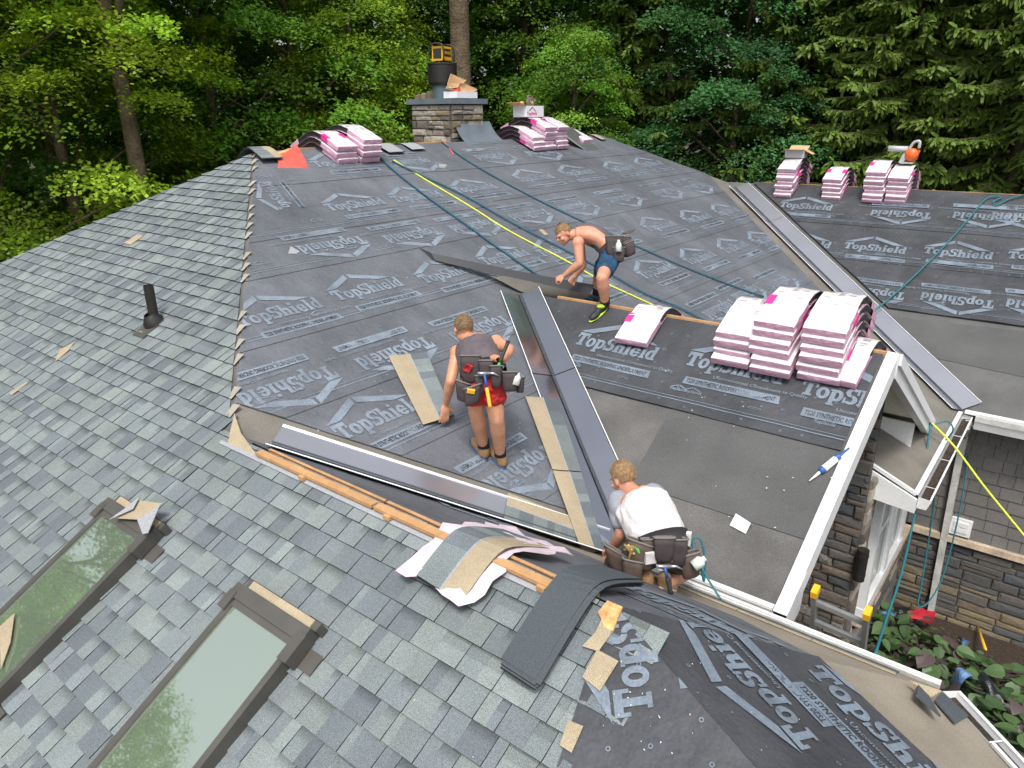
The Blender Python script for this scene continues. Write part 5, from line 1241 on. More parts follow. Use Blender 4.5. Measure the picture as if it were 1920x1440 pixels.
hc1 = D_(1057,439,d1-.16); hf1 = (D_(1040,452,d1-.20)-hc1).normalized(); hu1 = Vector((0,0,1))*.75-RGT*.45
mb = MB()
etube(mb, sp, lat1, [.15,.15,.165,.18,.13], [.10,.10,.11,.11,.09]); limb(mb, [sp[-1]+RGT*-.02, hc1-hu1*.04-hf1*.02], [.065,.056]); head(mb, hc1, hf1, hu1)
for a, b, c in ((shN,elN,wrN), (shF,elF,wrF)): limb(mb, [a,b], [.062,.045]); limb(mb, [b, b.lerp(c,.35), c], [.045,.048,.030]); ellipsoid(mb, a, I3, (.070,)*3)
for h_, k_, a_ in ((D_(1142,486,d1-.34),knN,anN), (D_(1138,486,d1-.14),knF,anF)): limb(mb, [h_,k_], [.092,.064]); limb(mb, [k_, k_.lerp(a_,.32), a_], [.062,.066,.042])
hand(mb, wrN, (D_(1047,522,d1-.20)-wrN), FWD*.6-UPV*.6, .95, 1, 1.1); hand(mb, wrF, (D_(1070,527,d1-.02)-wrF), FWD*-.6-UPV*.6, .8, -1, 1.05)
fuse('body', mb, MATS['skin_pink'], w1, .0095, 4)
mb = MB(); mid = [p+UPV*.012 for p in sp]
etube(mb, [sp[1]-UPV*.06, sp[2]-UPV*.058, sp[3]-UPV*.06+RGT*.01], lat1, [.13,.12,.09], [.085,.075,.06]); etube(mb, [sp[1]+UPV*.035, sp[2]+UPV*.062, sp[3]+UPV*.064, sp[4]+UPV*.055], lat1, [.145,.12,.10,.08], [.09,.075,.07,.06])
fuse('tank_top', mb, MATS['tank_grey'], w1, .012, fold=.006)
mb = MB(); etube(mb, [D_(1148,494,d1-.26), D_(1145,482,d1-.255), D_(1141,470,d1-.245)], lat1, [.165,.165,.16], [.12,.12,.11])
for h_, k_ in ((D_(1143,488,d1-.34),knN), (D_(1139,488,d1-.14),knF)): limb(mb, [h_, h_.lerp(k_,.62)], [.112,.100])
fuse('shorts', mb, MATS['shorts_blue'], w1, .012, fold=.012)
hair(w1, hc1, hf1, hu1, MATS['hair_ginger'])
r1 = hf1.cross(hu1).normalized(); u1 = (hu1-hf1*hu1.dot(hf1)).normalized()
for s in (-1,1):
    mb = MB(); ellipsoid(mb, hc1+r1*(s*.034)+u1*.004+hf1*.082, (r1,hf1,u1), (.013,.008,.007), 8, 6); put('eye', mb, [MATS['eye_dark']], w1, True)
for a_, f_, m_ in ((anN,fA,'sock'), (anF,fB,'sock')):
    mb = MB(); mb.tube([a_+UPZ*(.06 if f_ is fA else .14), a_-UPZ*.02], [.050,.050], 12); put('sock', mb, [MATS['sock']], w1, True)
shoe(w1, anN-UPZ*.02, fA+UPZ*.005, -RGT*.25-Vector((0,1,0))*.8, nG_, (MATS['shoe_black'], MATS['glove_lime']), 'shoe'); mb = MB(); ellipsoid(mb, fA+UPZ*.085-Vector((0,.05,.02)), I3, (.045,.05,.025)); put('shoe_tongue', mb, [MATS['glove_lime']], w1, True); shoe(w1, anF-UPZ*.02, fB+RGT*-.02, -RGT, nM, (MATS['shoe_black'], MATS['sole_white']), 'shoe')
belt(w1, D_(1146,470,d1-.25), sp[2]-sp[0], lat1, .18, .135, .09, 'pouch')
bo1 = -FWD*.7+RGT*.6
pouch(w1, D_(1152,463,d1-.48), RGT, UPV, -FWD, (.20,.22,.08)); pouch(w1, D_(1160,478,d1-.50), RGT, UPV, -FWD, (.14,.15,.09)); pouch(w1, D_(1178,467,d1-.38), RGT*.8+UPV*.4, UPV-RGT*.3, bo1, (.13,.15,.11)); pouch(w1, D_(1170,455,d1-.30), RGT, UPV, bo1, (.12,.12,.10))
bottle('clear bottle in the pouch of the bare-backed worker', D_(1160,472,d1-.56), D_(1160,450,d1-.56), .032)
mb = MB()
for k in range(4): mb.tube([D_(1168,438,d1-.3), D_(1184+2*k,436-2*k,d1-.3+.02*k)], [.012,.006], 6)
put('tool_handles', mb, [MATS['pouch_brown']], w1)
# ---------------------------------------------------------------- kneeling worker in white
d3 = depth(on('N',1235,1098)); q = d3-4.69
w3 = thing('person', 'person in white and grey tee shirt kneeling at the valley end', 'person', on('N',1235,1100), 'roofers')
d = lambda px, py, z: D_(px, py, z+q)
sp = [d(1240,1038,4.50), d(1238,1018,4.52), d(1224,985,4.60), d(1205,950,4.74), d(1192,930,4.82)]
lat3 = (d(1230,930,4.78)-d(1155,945,4.84)).normalized()
shL, shR = d(1160,945,4.84), d(1227,930,4.78); elL, wrL = d(1166,1000,4.78), d(1149,1026,4.92); elR, wrR = d(1262,985,4.80), d(1235,1005,4.98)
hc3 = d(1168,897,4.92); hf3 = Vector((-.80,.22,-.55)); hu3 = Vector((-.38,.15,.91))
hpL, hpR = d(1214,1036,4.52), d(1258,1038,4.50); knL, ftL = d(1142,1066,4.78), d(1212,1092,4.52); knR, ftR = d(1296,1062,4.86), d(1245,1096,4.50)
mb = MB()
etube(mb, sp, lat3, [.15,.15,.165,.185,.12], [.12,.11,.115,.115,.09]); limb(mb, [sp[-1], hc3-hu3*.05], [.066,.060]); head(mb, hc3, hf3, hu3)
for a, b, c in ((shL,elL,wrL), (shR,elR,wrR)): limb(mb, [a,b], [.060,.044]); limb(mb, [b, b.lerp(c,.35), c], [.045,.046,.030]); ellipsoid(mb, a, I3, (.068,)*3)
for h_, k_, a_ in ((hpL,knL,ftL), (hpR,knR,ftR)): limb(mb, [h_,k_], [.092,.066]); limb(mb, [k_, k_.lerp(a_,.35), a_], [.062,.064,.042])
hand(mb, wrL, (d(1139,1033,5.0)-wrL), FWD*.3-UPV, .55, 1); hand(mb, wrR, FWD-UPV*.4, -UPV, .5, -1)
fuse('body', mb, MATS['skin_pink'], w3, .0085, 4)
mb = MB(); etube(mb, [d(1238,1024,4.51)]+sp[1:4]+[d(1194,934,4.81)], lat3, [.17,.172,.185,.19,.12], [.135,.132,.135,.13,.10]); fuse('tee_shirt', mb, MATS['tee_white'], w3, .010, fold=.009)
for a, b in ((shL,elL), (shR,elR)):
    mb = MB(); limb(mb, [a+(b-a)*-.05, a.lerp(b,.62)], [.082,.068]); fuse('sleeve', mb, MATS['sleeve_grey'], w3, .011, fold=.008)
mb = MB(); etube(mb, [d(1241,1052,4.50), d(1240,1038,4.505), d(1238,1022,4.52)], lat3, [.165,.17,.165], [.14,.14,.13])
for h_, k_ in ((hpL,knL), (hpR,knR)): limb(mb, [h_, h_.lerp(k_,.75)], [.112,.098])
fuse('shorts', mb, MATS['shorts_brown'], w3, .011, fold=.010)
hair(w3, hc3, hf3, hu3, MATS['hair_ginger'])
for f_ in (ftL, ftR): shoe(w3, f_+UPZ*.05, f_-nN_*.04, (ftR-knR)*-1, nN_, (MATS['boot_tan'], MATS['sole_white']))
belt(w3, d(1239,1018,4.515), sp[2]-sp[0], lat3, .185, .145, .075)
bu = UPV*.95-FWD*.15
pouch(w3, d(1245,1030,4.34), RGT, bu, -FWD, (.13,.15,.05), 'pouch'); pouch(w3, d(1200,1040,4.42), RGT*.9-UPV*.3, bu, -FWD, (.18,.17,.12), 'pouch_brown'); pouch(w3, d(1156,1052,4.55), RGT*.8-UPV*.45, bu+RGT*-.2, -FWD, (.16,.16,.11), 'pouch_brown'); pouch(w3, d(1186,1070,4.42), RGT*.95-UPV*.2, bu, -FWD, (.13,.14,.09), 'pouch_brown')
pouch(w3, d(1272,1035,4.38), RGT, bu, -FWD, (.11,.17,.07), 'pouch'); pouch(w3, d(1294,1060,4.42), RGT*.95+UPV*.25, bu-RGT*.1, -FWD, (.13,.16,.09), 'pouch_brown'); pouch(w3, d(1216,1028,4.40), RGT, bu, -FWD, (.10,.12,.05), 'pouch_brown')
mb = MB(); mb.box(d(1220,1046,4.36), (.07,.02,.075), rot3(.9)); put('white_rag', mb, [MATS['tee_white']], w3)
mb = MB()
random.seed(2)
for k in range(9): mb.tube([d(1182+random.uniform(-12,14),1038+random.uniform(-8,12),4.40), d(1182+random.uniform(-12,14),1030+random.uniform(-10,8),4.36)], .008, 6)
put('nail_coils', mb, [MATS['nail_gold']], w3)
mb = MB(); mb.prism([d(1189,1025,4.36), d(1196,1024,4.36), d(1200,1036,4.36), d(1198,1038,4.36)], -FWD*.005); put('green_tag', mb, [MATS['grip_green']], w3)
mb = MB(); mb.box(d(1291,1010,4.45), (.03,.03,.09), rot3(.3,.1)); put('white_clip', mb, [MATS['label_white']], w3)
hammer('hammer with blue and black handle hanging from the kneeling worker belt', d(1246,1062,4.32), d(1258,1113,4.34), 'hammer_blue', 'grip_black', .42, RGT)
bottle('cloudy plastic bottle in the right pouch of the kneeling worker', d(1300,1062,4.36), d(1322,1046,4.36), .035)
rope('teal lanyard looping beside the kneeling worker down to the gutter', [d(1283,990,4.6), d(1295,1015,4.6), d(1312,1055,4.6), d(1320,1090,4.6), d(1322,1050,4.6), d(1315,1015,4.6), d(1302,1008,4.6), d(1300,1030,4.58), d(1310,1055,4.55), d(1330,1090,4.5), d(1352,1125,4.45)], .007, 'rope_teal', cat='lanyard')
# ================================================================== ground and woodland
import numpy as np
mb = MB(); S_ = 900
mb.face([(-S_,-S_,GROUND-.06), (S_,-S_,GROUND-.06), (S_,S_,GROUND-.06), (-S_,S_,GROUND-.06)])
tag(put('ground', mb, [MATS['forest_floor']]), 'leaf-covered ground under the trees around the house', 'ground', kind='structure')
mb = MB(); mb.face([(6.0,-6,GROUND), (16,-6,GROUND), (16,YR,GROUND), (6.0,YR,GROUND)])
tag(put('flower_bed', mb, [MATS['mulch']]), 'dark mulched flower bed in the courtyard', 'flower bed', kind='structure')
def leaf_mat(name, col, trans=.35, rough=.55):
    mt = bpy.data.materials.new(name); mt.use_nodes = True; t = mt.node_tree; N = t.nodes.new; Lk = t.links.new; b = t.nodes['Principled BSDF']
    at = N('ShaderNodeAttribute'); at.attribute_name = 'tone'; c = N('ShaderNodeRGB'); c.outputs[0].default_value = (*col, 1)
    vm = N('ShaderNodeVectorMath'); vm.operation = 'MULTIPLY'; Lk(at.outputs['Color'], vm.inputs[0]); Lk(c.outputs[0], vm.inputs[1])
    Lk(vm.outputs[0], b.inputs['Base Color']); b.inputs['Roughness'].default_value = rough; b.inputs['Specular IOR Level'].default_value = .35
    tr = N('ShaderNodeBsdfTranslucent'); v2 = N('ShaderNodeVectorMath'); v2.operation = 'MULTIPLY'; v2.inputs[1].default_value = (1.3,1.25,.6); Lk(vm.outputs[0], v2.inputs[0]); Lk(v2.outputs[0], tr.inputs['Color'])
    mx = N('ShaderNodeMixShader'); mx.inputs[0].default_value = trans; Lk(b.outputs[0], mx.inputs[1]); Lk(tr.outputs[0], mx.inputs[2])
    Lk(mx.outputs[0], t.nodes['Material Output'].inputs['Surface']); MATS[name] = mt; return mt
leaf_mat('leaf_bright', (.25,.39,.03)); leaf_mat('leaf_mid', (.125,.265,.028)); leaf_mat('leaf_dark', (.072,.18,.03)); leaf_mat('leaf_blue', (.05,.15,.05)); leaf_mat('needle', (.095,.165,.03), .2)
leaf_mat('hosta', (.085,.15,.055), .2, .45)
mat('bark', (.17,.125,.08), .95, noise_=[(4,.3), (30,.3)], bump=(18,1,.05)); mat('twig', (.10,.075,.045), .9)
rng = np.random.default_rng(5)
def leaves_mesh(name, P, Nrm, size, tone, material):
    """one rhombic, slightly folded leaf per point"""
    n = len(P); a = rng.normal(size=(n,3)); t = np.cross(Nrm, a); t /= np.linalg.norm(t,axis=1)[:,None]+1e-9; b = np.cross(Nrm, t)
    s = size[:,None]
    V = np.stack([P-t*s*.55, P-b*s*.40+t*s*.12, P+t*s*.55-Nrm*s*.10, P+b*s*.40+t*s*.12], 1).reshape(-1,3)
    me = bpy.data.meshes.new(name); me.vertices.add(4*n); me.vertices.foreach_set('co', V.ravel())
    me.loops.add(4*n); me.loops.foreach_set('vertex_index', np.arange(4*n)); me.polygons.add(n)
    me.polygons.foreach_set('loop_start', np.arange(0,4*n,4)); me.polygons.foreach_set('loop_total', np.full(n,4))
    ca = me.color_attributes.new('tone', 'FLOAT_COLOR', 'CORNER'); c = np.ones((n,4,4)); c[:,:,:3] = tone[:,None,:]; ca.data.foreach_set('color', c.ravel())
    me.materials.append(MATS[material]); me.update(); me.validate(); return me
def crown_points(H, z0, R, sprays, per, leaf=.088, flat=.13, shape=1.0):
    """layered boughs: flat drooping discs of leaves on a rough ellipsoidal crown"""
    Ps, Ns, Ss, Ts, cs = [], [], [], [], []
    for k in range(sprays):
        u = (k+.5)/sprays; z = z0 + (H-z0)*(u**.9); ph = k*2.399963 + rng.normal()*.3
        f = math.sin(math.pi*min(1,max(.08,.16+.84*(1-u)**.75))) if shape == 1 else 1
        f = max(.30, (1-((z-z0)/(H-z0)-.35)**2*1.7)); rr = R*f*(.45+.55*math.sqrt(rng.random()))
        c = np.array([math.cos(ph)*rr, math.sin(ph)*rr, z]); out = np.array([math.cos(ph), math.sin(ph), 0]); cs.append(c)
        n = int(per*rng.uniform(.6,1.4)); rad = rng.uniform(.65,1.25)*R/3.6
        r = rad*np.sqrt(rng.random(n)); th = rng.random(n)*2*math.pi; lump = 1+.28*np.sin(3*th+rng.random()*6)+.16*np.sin(7*th+rng.random()*6)
        x, y = r*lump*np.cos(th), r*lump*np.sin(th); side = np.array([-out[1], out[0], 0])
        droop = -.30*(r/rad)**2*rad - .22*x*0
        P = c + x[:,None]*out + y[:,None]*side; P[:,2] += droop - .20*x + rng.normal(size=n)*flat*rad + .10*np.sin(x*9)*np.sin(y*8)
        N_ = np.array([0,0,1.]) + .45*out + rng.normal(size=(n,3))*.38; N_ /= np.linalg.norm(N_,axis=1)[:,None]
        Ps.append(P); Ns.append(N_); Ss.append(leaf*rng.uniform(.65,1.25,n)); sp = rng.uniform(.62,1.45)
        t = sp*rng.uniform(.8,1.2,n); Ts.append(np.stack([t*rng.uniform(.9,1.15), t, t*rng.uniform(.8,1.1)],1))
    return np.concatenate(Ps), np.concatenate(Ns), np.concatenate(Ss), np.concatenate(Ts), cs
def trunk_mb(H, r, cs, lean=0, branches=26):
    mb = MB(); pts = [Vector((lean*(z/H)**2*1.5+.10*math.sin(z*.7), .08*math.cos(z*.9), z)) for z in np.linspace(0,H*.93,12)]
    mb.tube(pts, [r*(1.15 if i == 0 else 1)*(1-.85*i/11) for i in range(12)], 10)
    for c in cs[::max(1,len(cs)//branches)]:
        z = max(.5, c[2]-1.1-.2*math.hypot(c[0],c[1])); base = Vector((lean*(z/H)**2*1.5, 0, z)); e = Vector(c)
        mb.tube([base, base.lerp(e,.5)+UPZ*.15, e], [r*.24, r*.15, r*.05], 5)
    return mb
CV = []
specs = [(17,2.5,3.8,96,720), (16,1.2,3.5,96,700), (18,3.2,4.1,104,740), (13,.6,3.1,88,640), (20,4.5,4.4,104,700)]
for H, z0, R, sp, per in specs:
    P, N_, S, T, cs = crown_points(H, z0, R, sp, per); CV.append((H, leaves_mesh('crown', P, N_, S, T, 'leaf_mid'), trunk_mb(H, .20 if H < 18 else .24, cs).data('trunk', [MATS['bark']], None, True)))
def tree(label, v, xy, scale, rz, material, group, name='maple_tree', zoff=0, bare=None, trunk_r=1):
    H, cm, tm = CV[v]; t = thing(name, label, 'tree', (xy[0], xy[1], GROUND-.05+zoff), group, rz)
    o = link('trunk', tm, t); o.scale = (scale*trunk_r, scale*trunk_r, scale)
    c = link('crown', cm, t); c.scale = (scale,)*3; c.material_slots[0].link = 'OBJECT'; c.material_slots[0].material = MATS[material]
    return t
def ground_at(px, dist):                                    # plan position at a bearing and a distance from the camera
    d = ray(px, 216); d = Vector((d.x,d.y,0)).normalized(); return (CAM.x+d.x*dist, CAM.y+d.y*dist)
gt = 'broadleaf trees behind the house'
spec = [
 ('bright yellow-green maple at the far left edge', 0, -60, 18.5, .95, .3, 'leaf_bright'),
 ('yellow-green maple left of the leaning brown trunk', 3, 110, 19.0, 1.0, 1.2, 'leaf_bright'),
 ('mid-green tree low behind the left hip, darkest leaves near the shingles', 1, 90, 20.5, .9, 2.2, 'leaf_dark'),
 ('green maple left of centre above the shingled peak', 0, 400, 21.5, 1.05, 3.0, 'leaf_mid'),
 ('light green maple between the red membrane and the chimney', 1, 560, 20.5, .92, 4.1, 'leaf_mid'),
 ('bright yellow-green tree directly left of the chimney', 3, 672, 20.5, .82, 5.0, 'leaf_bright'),
 ('green tree just right of the tall bare trunk', 0, 985, 27.5, 1.1, .9, 'leaf_mid'),
 ('low green bush-like tree behind the white carton', 3, 1075, 21.0, .72, 2.7, 'leaf_mid'),
 ('dark blue-green tree right of centre behind the main hip', 1, 1250, 24.0, .98, 3.6, 'leaf_blue'),
 ('dark green tree behind the far valley top', 3, 1385, 23.0, .95, 1.9, 'leaf_blue'),
 ('tall shadowy tree filling the gap right of centre', 2, 1120, 28.0, 1.05, 5.5, 'leaf_dark'),
 ('tall mid-green tree far behind the left maples', 4, 300, 25.0, 1.0, 4.4, 'leaf_mid'),
 ('tall mid-green tree far behind the chimney', 2, 640, 25.5, 1.0, .2, 'leaf_dark'),
 ('tall dark tree far back at the left edge', 4, 20, 23.0, 1.05, 2.0, 'leaf_dark'),
 ('tall dark tree rising behind the tall bare trunk', 4, 850, 31.0, 1.1, 3.3, 'leaf_dark'),
 ('tall green tree far back between centre and spruces', 2, 1000, 28.0, 1.1, 1.1, 'leaf_mid'),
 ('far dark tree behind the gap of the spruces', 4, 1450, 27.0, 1.05, 2.9, 'leaf_dark'),
 ('far green tree behind the top right spruces', 2, 1760, 28.0, 1.1, 4.8, 'leaf_mid'),
 ('far tree left of the bright chimney tree', 0, 480, 28.0, 1.15, 5.2, 'leaf_mid')]
for lab, v, px, dist, sc, rz, m_ in spec: tree(lab, v, ground_at(px, dist), sc, rz, m_, gt)
# tall bare trunk behind the chimney
tx, ty = ground_at(868, 22.5); t = thing('tall_tree', 'tall straight bare trunk rising behind the chimney', 'tree', (tx,ty,GROUND))
mb = MB(); mb.tube([Vector((tx+.04*math.sin(k), ty, GROUND+k*2.2)) for k in range(11)], [.30-.006*k for k in range(11)], 16)
put('trunk', mb, [MATS['bark']], t, True)
o = link('crown', CV[4][1], t); o.location = (0,0,9); o.material_slots[0].link = 'OBJECT'; o.material_slots[0].material = MATS['leaf_mid']
tx, ty = ground_at(243, 17.2); t = thing('tall_tree', 'leaning brown trunk among dark leaves at left', 'tree', (tx,ty,GROUND))
mb = MB(); mb.tube(bez([Vector((tx+.15,ty,GROUND)), Vector((tx+.10,ty,GROUND+3.5)), Vector((tx-.05,ty,GROUND+6)), Vector((tx-.12,ty,GROUND+8)), Vector((tx-.5,ty,GROUND+12))], 4), [.20-.005*k for k in range(17)], 12); mb.tube([Vector((tx-.12,ty,GROUND+8)), Vector((tx+.5,ty,GROUND+9.5)), Vector((tx+1,ty+.3,GROUND+11.5))], [.10,.07,.04], 8)
put('trunk', mb, [MATS['bark']], t, True)
o = link('crown', CV[3][1], t); o.location = (0,0,7.0); o.scale = (.9,.9,.8); o.material_slots[0].link = 'OBJECT'; o.material_slots[0].material = MATS['leaf_bright']
# trees out of view that the skylights mirror
for i, (x, y, v, s, m_) in enumerate(((-10,-9,0,.85,'leaf_mid'), (-14,-5.5,2,.85,'leaf_mid'), (-9,-15,1,.80,'leaf_bright'), (-15,-12,2,.85,'leaf_dark'), (-9,-13.5,0,.93,'leaf_mid'))):
    tree(['green maple left of the house nearest the shingled hip', 'tall maple left of the house beyond the hip', 'light green maple in the left garden', 'tall dark tree at the back of the left garden', 'green maple between the light and the dark garden trees'][i], v, (x,y), s, i*1.3, m_, 'trees left of the house')
# spruces on the right
def spruce_mesh(H=17, R=3.3):
    V, F, T = [], [], []; Wd = MB(); tw = []
    nb = 185
    for k in range(nb):
        u = (k+.5)/nb; z = 1.2+(H-1.6)*u; ln = R*(1-u)**.75*rng.uniform(.78,1.12)+.25; ph = k*2.39996+rng.normal()*.2
        o = np.array([math.cos(ph), math.sin(ph), 0]); sd = np.array([-o[1], o[0], 0]); pts = []
        for j in range(9):
            q = j/8; pts.append(np.array([0,0,z]) + o*ln*q + np.array([0,0,1])*(-.42*ln*q + .30*ln*q*q) + sd*math.sin(q*2+k)*.05)
        Wd.tube([Vector(p) for p in pts[::2]], [.035,.028,.02,.014,.006], 4)
        nt_ = int(18+ln*30)
        for i in range(nt_):
            q = .12+.88*(i+rng.random())/nt_; j = min(7,int(q*8)); b = pts[j]+(pts[j+1]-pts[j])*(q*8-j); s = 1 if i % 2 else -1
            L = rng.uniform(.20,.50)*(1.15-q*.5); d = o*rng.uniform(.25,.7)+sd*s*rng.uniform(.25,.9)+np.array([0,0,-rng.uniform(.15,1.0)]); d /= np.linalg.norm(d)
            tw.append((b, d, L, rng.uniform(.7,1.2)))
            for _ in range(2):
                d2 = d+rng.normal(size=3)*.45; d2 /= np.linalg.norm(d2); tw.append((b+d*L*rng.uniform(.25,.8), d2, L*.6, rng.uniform(.8,1.35)))
        tw.append((pts[-1]-o*.05, o*.8+np.array([0,0,.35]), .28, 1.3))
    B = np.array([t[0] for t in tw]); D = np.array([t[1] for t in tw]); D /= np.linalg.norm(D,axis=1)[:,None]; L = np.array([t[2] for t in tw])[:,None]; C_ = np.array([t[3] for t in tw]); n = len(tw)
    a = np.cross(D, rng.normal(size=(n,3))); a /= np.linalg.norm(a,axis=1)[:,None]; b = np.cross(D,a); r = .040*np.ones((n,1))
    P = [B]
    for f, g in ((.18,1.), (.75,.85)):
        for q in range(3):
            t = 2*math.pi*q/3; P.append(B+D*L*f+(a*math.cos(t)+b*math.sin(t))*r*g)
    P.append(B+D*L); V = np.stack(P,1).reshape(-1,3)
    fl = [(0,1,2), (0,2,3), (0,3,1), (1,4,5,2), (2,5,6,3), (3,6,4,1), (4,7,5), (5,7,6), (6,7,4)]
    faces = [tuple(8*i+q for q in f) for i in range(n) for f in fl]
    me = bpy.data.meshes.new('needles'); me.from_pydata(V.tolist(), [], faces)
    ca = me.color_attributes.new('tone', 'FLOAT_COLOR', 'POINT'); c = np.ones((n,8,4)); c[:,:,:3] = C_[:,None,None]*np.array([1,1,.9]); c[:,4:,0] *= 1.35; c[:,4:,1] *= 1.2; ca.data.foreach_set('color', c.ravel())
    me.materials.append(MATS['needle']); Wd.tube([Vector((0,0,z)) for z in np.linspace(0,H,9)], [.24-.027*k for k in range(9)], 9)
    return me, Wd.data('trunk', [MATS['twig']], None, True)
sp_leaf, sp_wood = spruce_mesh()
for lab, px, dist, sc, rz in (('spruce in front at far right above the blower', 1690, 21.5, .95, .4), ('spruce at the right picture edge', 1925, 21.0, 1.0, 2.0), ('spruce standing left of the far wing carton', 1500, 23.0, .95, 3.9), ('tall spruce behind the two front spruces', 1815, 24.5, 1.15, 5.1), ('dark spruce far back right of the main hip', 1175, 24.0, 1.0, 1.0), ('slim spruce between the blower and the picture edge', 1600, 26.0, 1.05, 2.6)):
    x, y = ground_at(px, dist); t = thing('spruce_tree', lab, 'tree', (x,y,GROUND-.05), 'spruces on the right', rz)
    for nm, me in (('trunk', sp_wood), ('needles', sp_leaf)): o = link(nm, me, t); o.scale = (sc,)*3
# far wood and undergrowth read as one mass
n = 90000; th = rng.uniform(-.9,.9,n); dist = rng.uniform(30,44,n); base = math.atan2(FWD.y,FWD.x)
P = np.stack([CAM.x+np.cos(base+th)*dist, CAM.y+np.sin(base+th)*dist, GROUND+rng.random(n)**.8*24],1); cl = np.array([noise.noise(Vector(p)*.35) for p in P])
keep = cl > -.34; P = P[keep]; n = len(P); N_ = np.array([0,0,.8])+rng.normal(size=(n,3))*.5; N_ /= np.linalg.norm(N_,axis=1)[:,None]
o = link('far_wood', leaves_mesh('far_wood', P, N_, rng.uniform(.3,.75,n), np.repeat(rng.uniform(.6,1.2,n)[:,None],3,1), 'leaf_dark')); tag(o, 'distant wood closing the view behind the near trees', 'wood', kind='stuff')
n = 30000; u = rng.random(n); px = rng.uniform(-350,2200,n); dd = rng.uniform(20,31,n)
P = np.array([(*ground_at(a,b), 0) for a, b in zip(px[:], dd)]); cl = np.array([noise.noise(Vector((p[0],p[1],0))*.55) for p in P]); P[:,2] = GROUND+np.maximum(.15,(1.3+2.2*cl))*rng.random(n)**.6
N_ = np.array([0,0,1.])+rng.normal(size=(n,3))*.45; N_ /= np.linalg.norm(N_,axis=1)[:,None]
o = link('undergrowth', leaves_mesh('undergrowth', P, N_, rng.uniform(.1,.26,n), np.repeat(rng.uniform(.6,1.2,n)[:,None],3,1), 'leaf_dark')); tag(o, 'leafy undergrowth on the woodland floor', 'undergrowth', kind='stuff')
# ================================================================== courtyard planting and clutter
rng2 = random.Random(17)
def broad_leaf(fold=.12, droop=.25):
    """heart-shaped blade, base at origin, along +y"""
    mb = MB(); prof = [(0,.05), (.06,.30), (.2,.44), (.42,.46), (.66,.34), (.86,.15), (1,.0)]; C_ = []; Lf = []; Rt = []
    for y, w_ in prof: z = -droop*y*y+.10*y; C_.append((0,y,z)); Lf.append((-w_,y-.04,z+fold*w_)); Rt.append((w_,y-.04,z+fold*w_))
    t = [1]*3
    for k in range(len(prof)-1):
        for S in (Lf, Rt):
            q = [C_[k], C_[k+1], S[k+1], S[k]]; c0, c1 = (.92,.95,.9), (1.08,1.06,1.05); mb.face(q if S is Rt else q[::-1], 0, (1,1,1))
    return mb
leaf_mat('hosta_purple', (.085,.062,.060), .15, .45); leaf_mat('hosta_dark', (.055,.10,.04), .15, .45)
LV = [(broad_leaf(f, d).data('leaf', [MATS[m_]])) for m_ in ('hosta','hosta','hosta_dark','hosta_purple') for f, d in ((.1,.3), (.2,.15))]
spots = [(1600,1170,.7), (1640,1150,.6), (1665,1185,.8), (1640,1215,.8), (1700,1190,.8), (1690,1230,.85), (1740,1215,.85), (1735,1255,.9), (1780,1240,.8), (1790,1285,.9), (1835,1262,.8), (1850,1310,.9), (1885,1290,.8), (1900,1345,.9), (1850,1370,.95), (1905,1400,.95), (1935,1320,.8), (1875,1430,1.0), (1820,1330,.9), (1770,1275,.85)]
nleaf = 0
for i, (px, py, hh) in enumerate(spots):
    P = on(plane_of((0,0,GROUND+hh*.8), (0,0,1)), px, py); base = Vector((P.x,P.y,GROUND))
    t = thing('hosta_plant', ['broad-leaved plant', 'green shrub'][i % 2] + ' in the bed, ' + ['nearest the stone pier', 'left of the red cloth', 'below the red cloth', 'beside the ladder top', 'right of the rope end', 'in front of the ladder', 'under the orange shovel', 'right of the ladder by the eave', 'between shovel and blue bag', 'left of the blue sleeve', 'above the black bag', 'behind the black bag', 'nearest the mulch at right', 'right of the black bag', 'under the black bag', 'at the lower right edge', 'at the far right edge', 'in the lowest corner', 'under the blue sleeve', 'by the eave corner'][i], 'plant', base, 'broad-leaved plants in the flower bed')
    mb = MB()
    for k in range(5): a = rng2.random()*6.28; mb.tube([base, base+Vector((.08*math.cos(a),.08*math.sin(a),hh*.5)), base+Vector((.2*math.cos(a),.2*math.sin(a),hh*.85))], [.012,.009,.006], 5)
    put('stems', mb, [MATS['twig']], t)
    for k in range(15 if nleaf < 300 else 0):
        a = rng2.random()*6.283; rr = rng2.uniform(.02,.34); z = hh*(1.05-.9*(rr/.34)**2*.5)+rng2.uniform(-.14,.06); s = rng2.uniform(.14,.23)
        o = link('leaf', rng2.choice(LV if py > 1190 else LV[:6]), t, (rr*math.cos(a), rr*math.sin(a), z)); o.rotation_euler = (rng2.uniform(-.75,.0), rng2.uniform(-.35,.35), a-math.pi/2+rng2.uniform(-.6,.6)); o.scale = (s,s*1.12,s); nleaf += 1
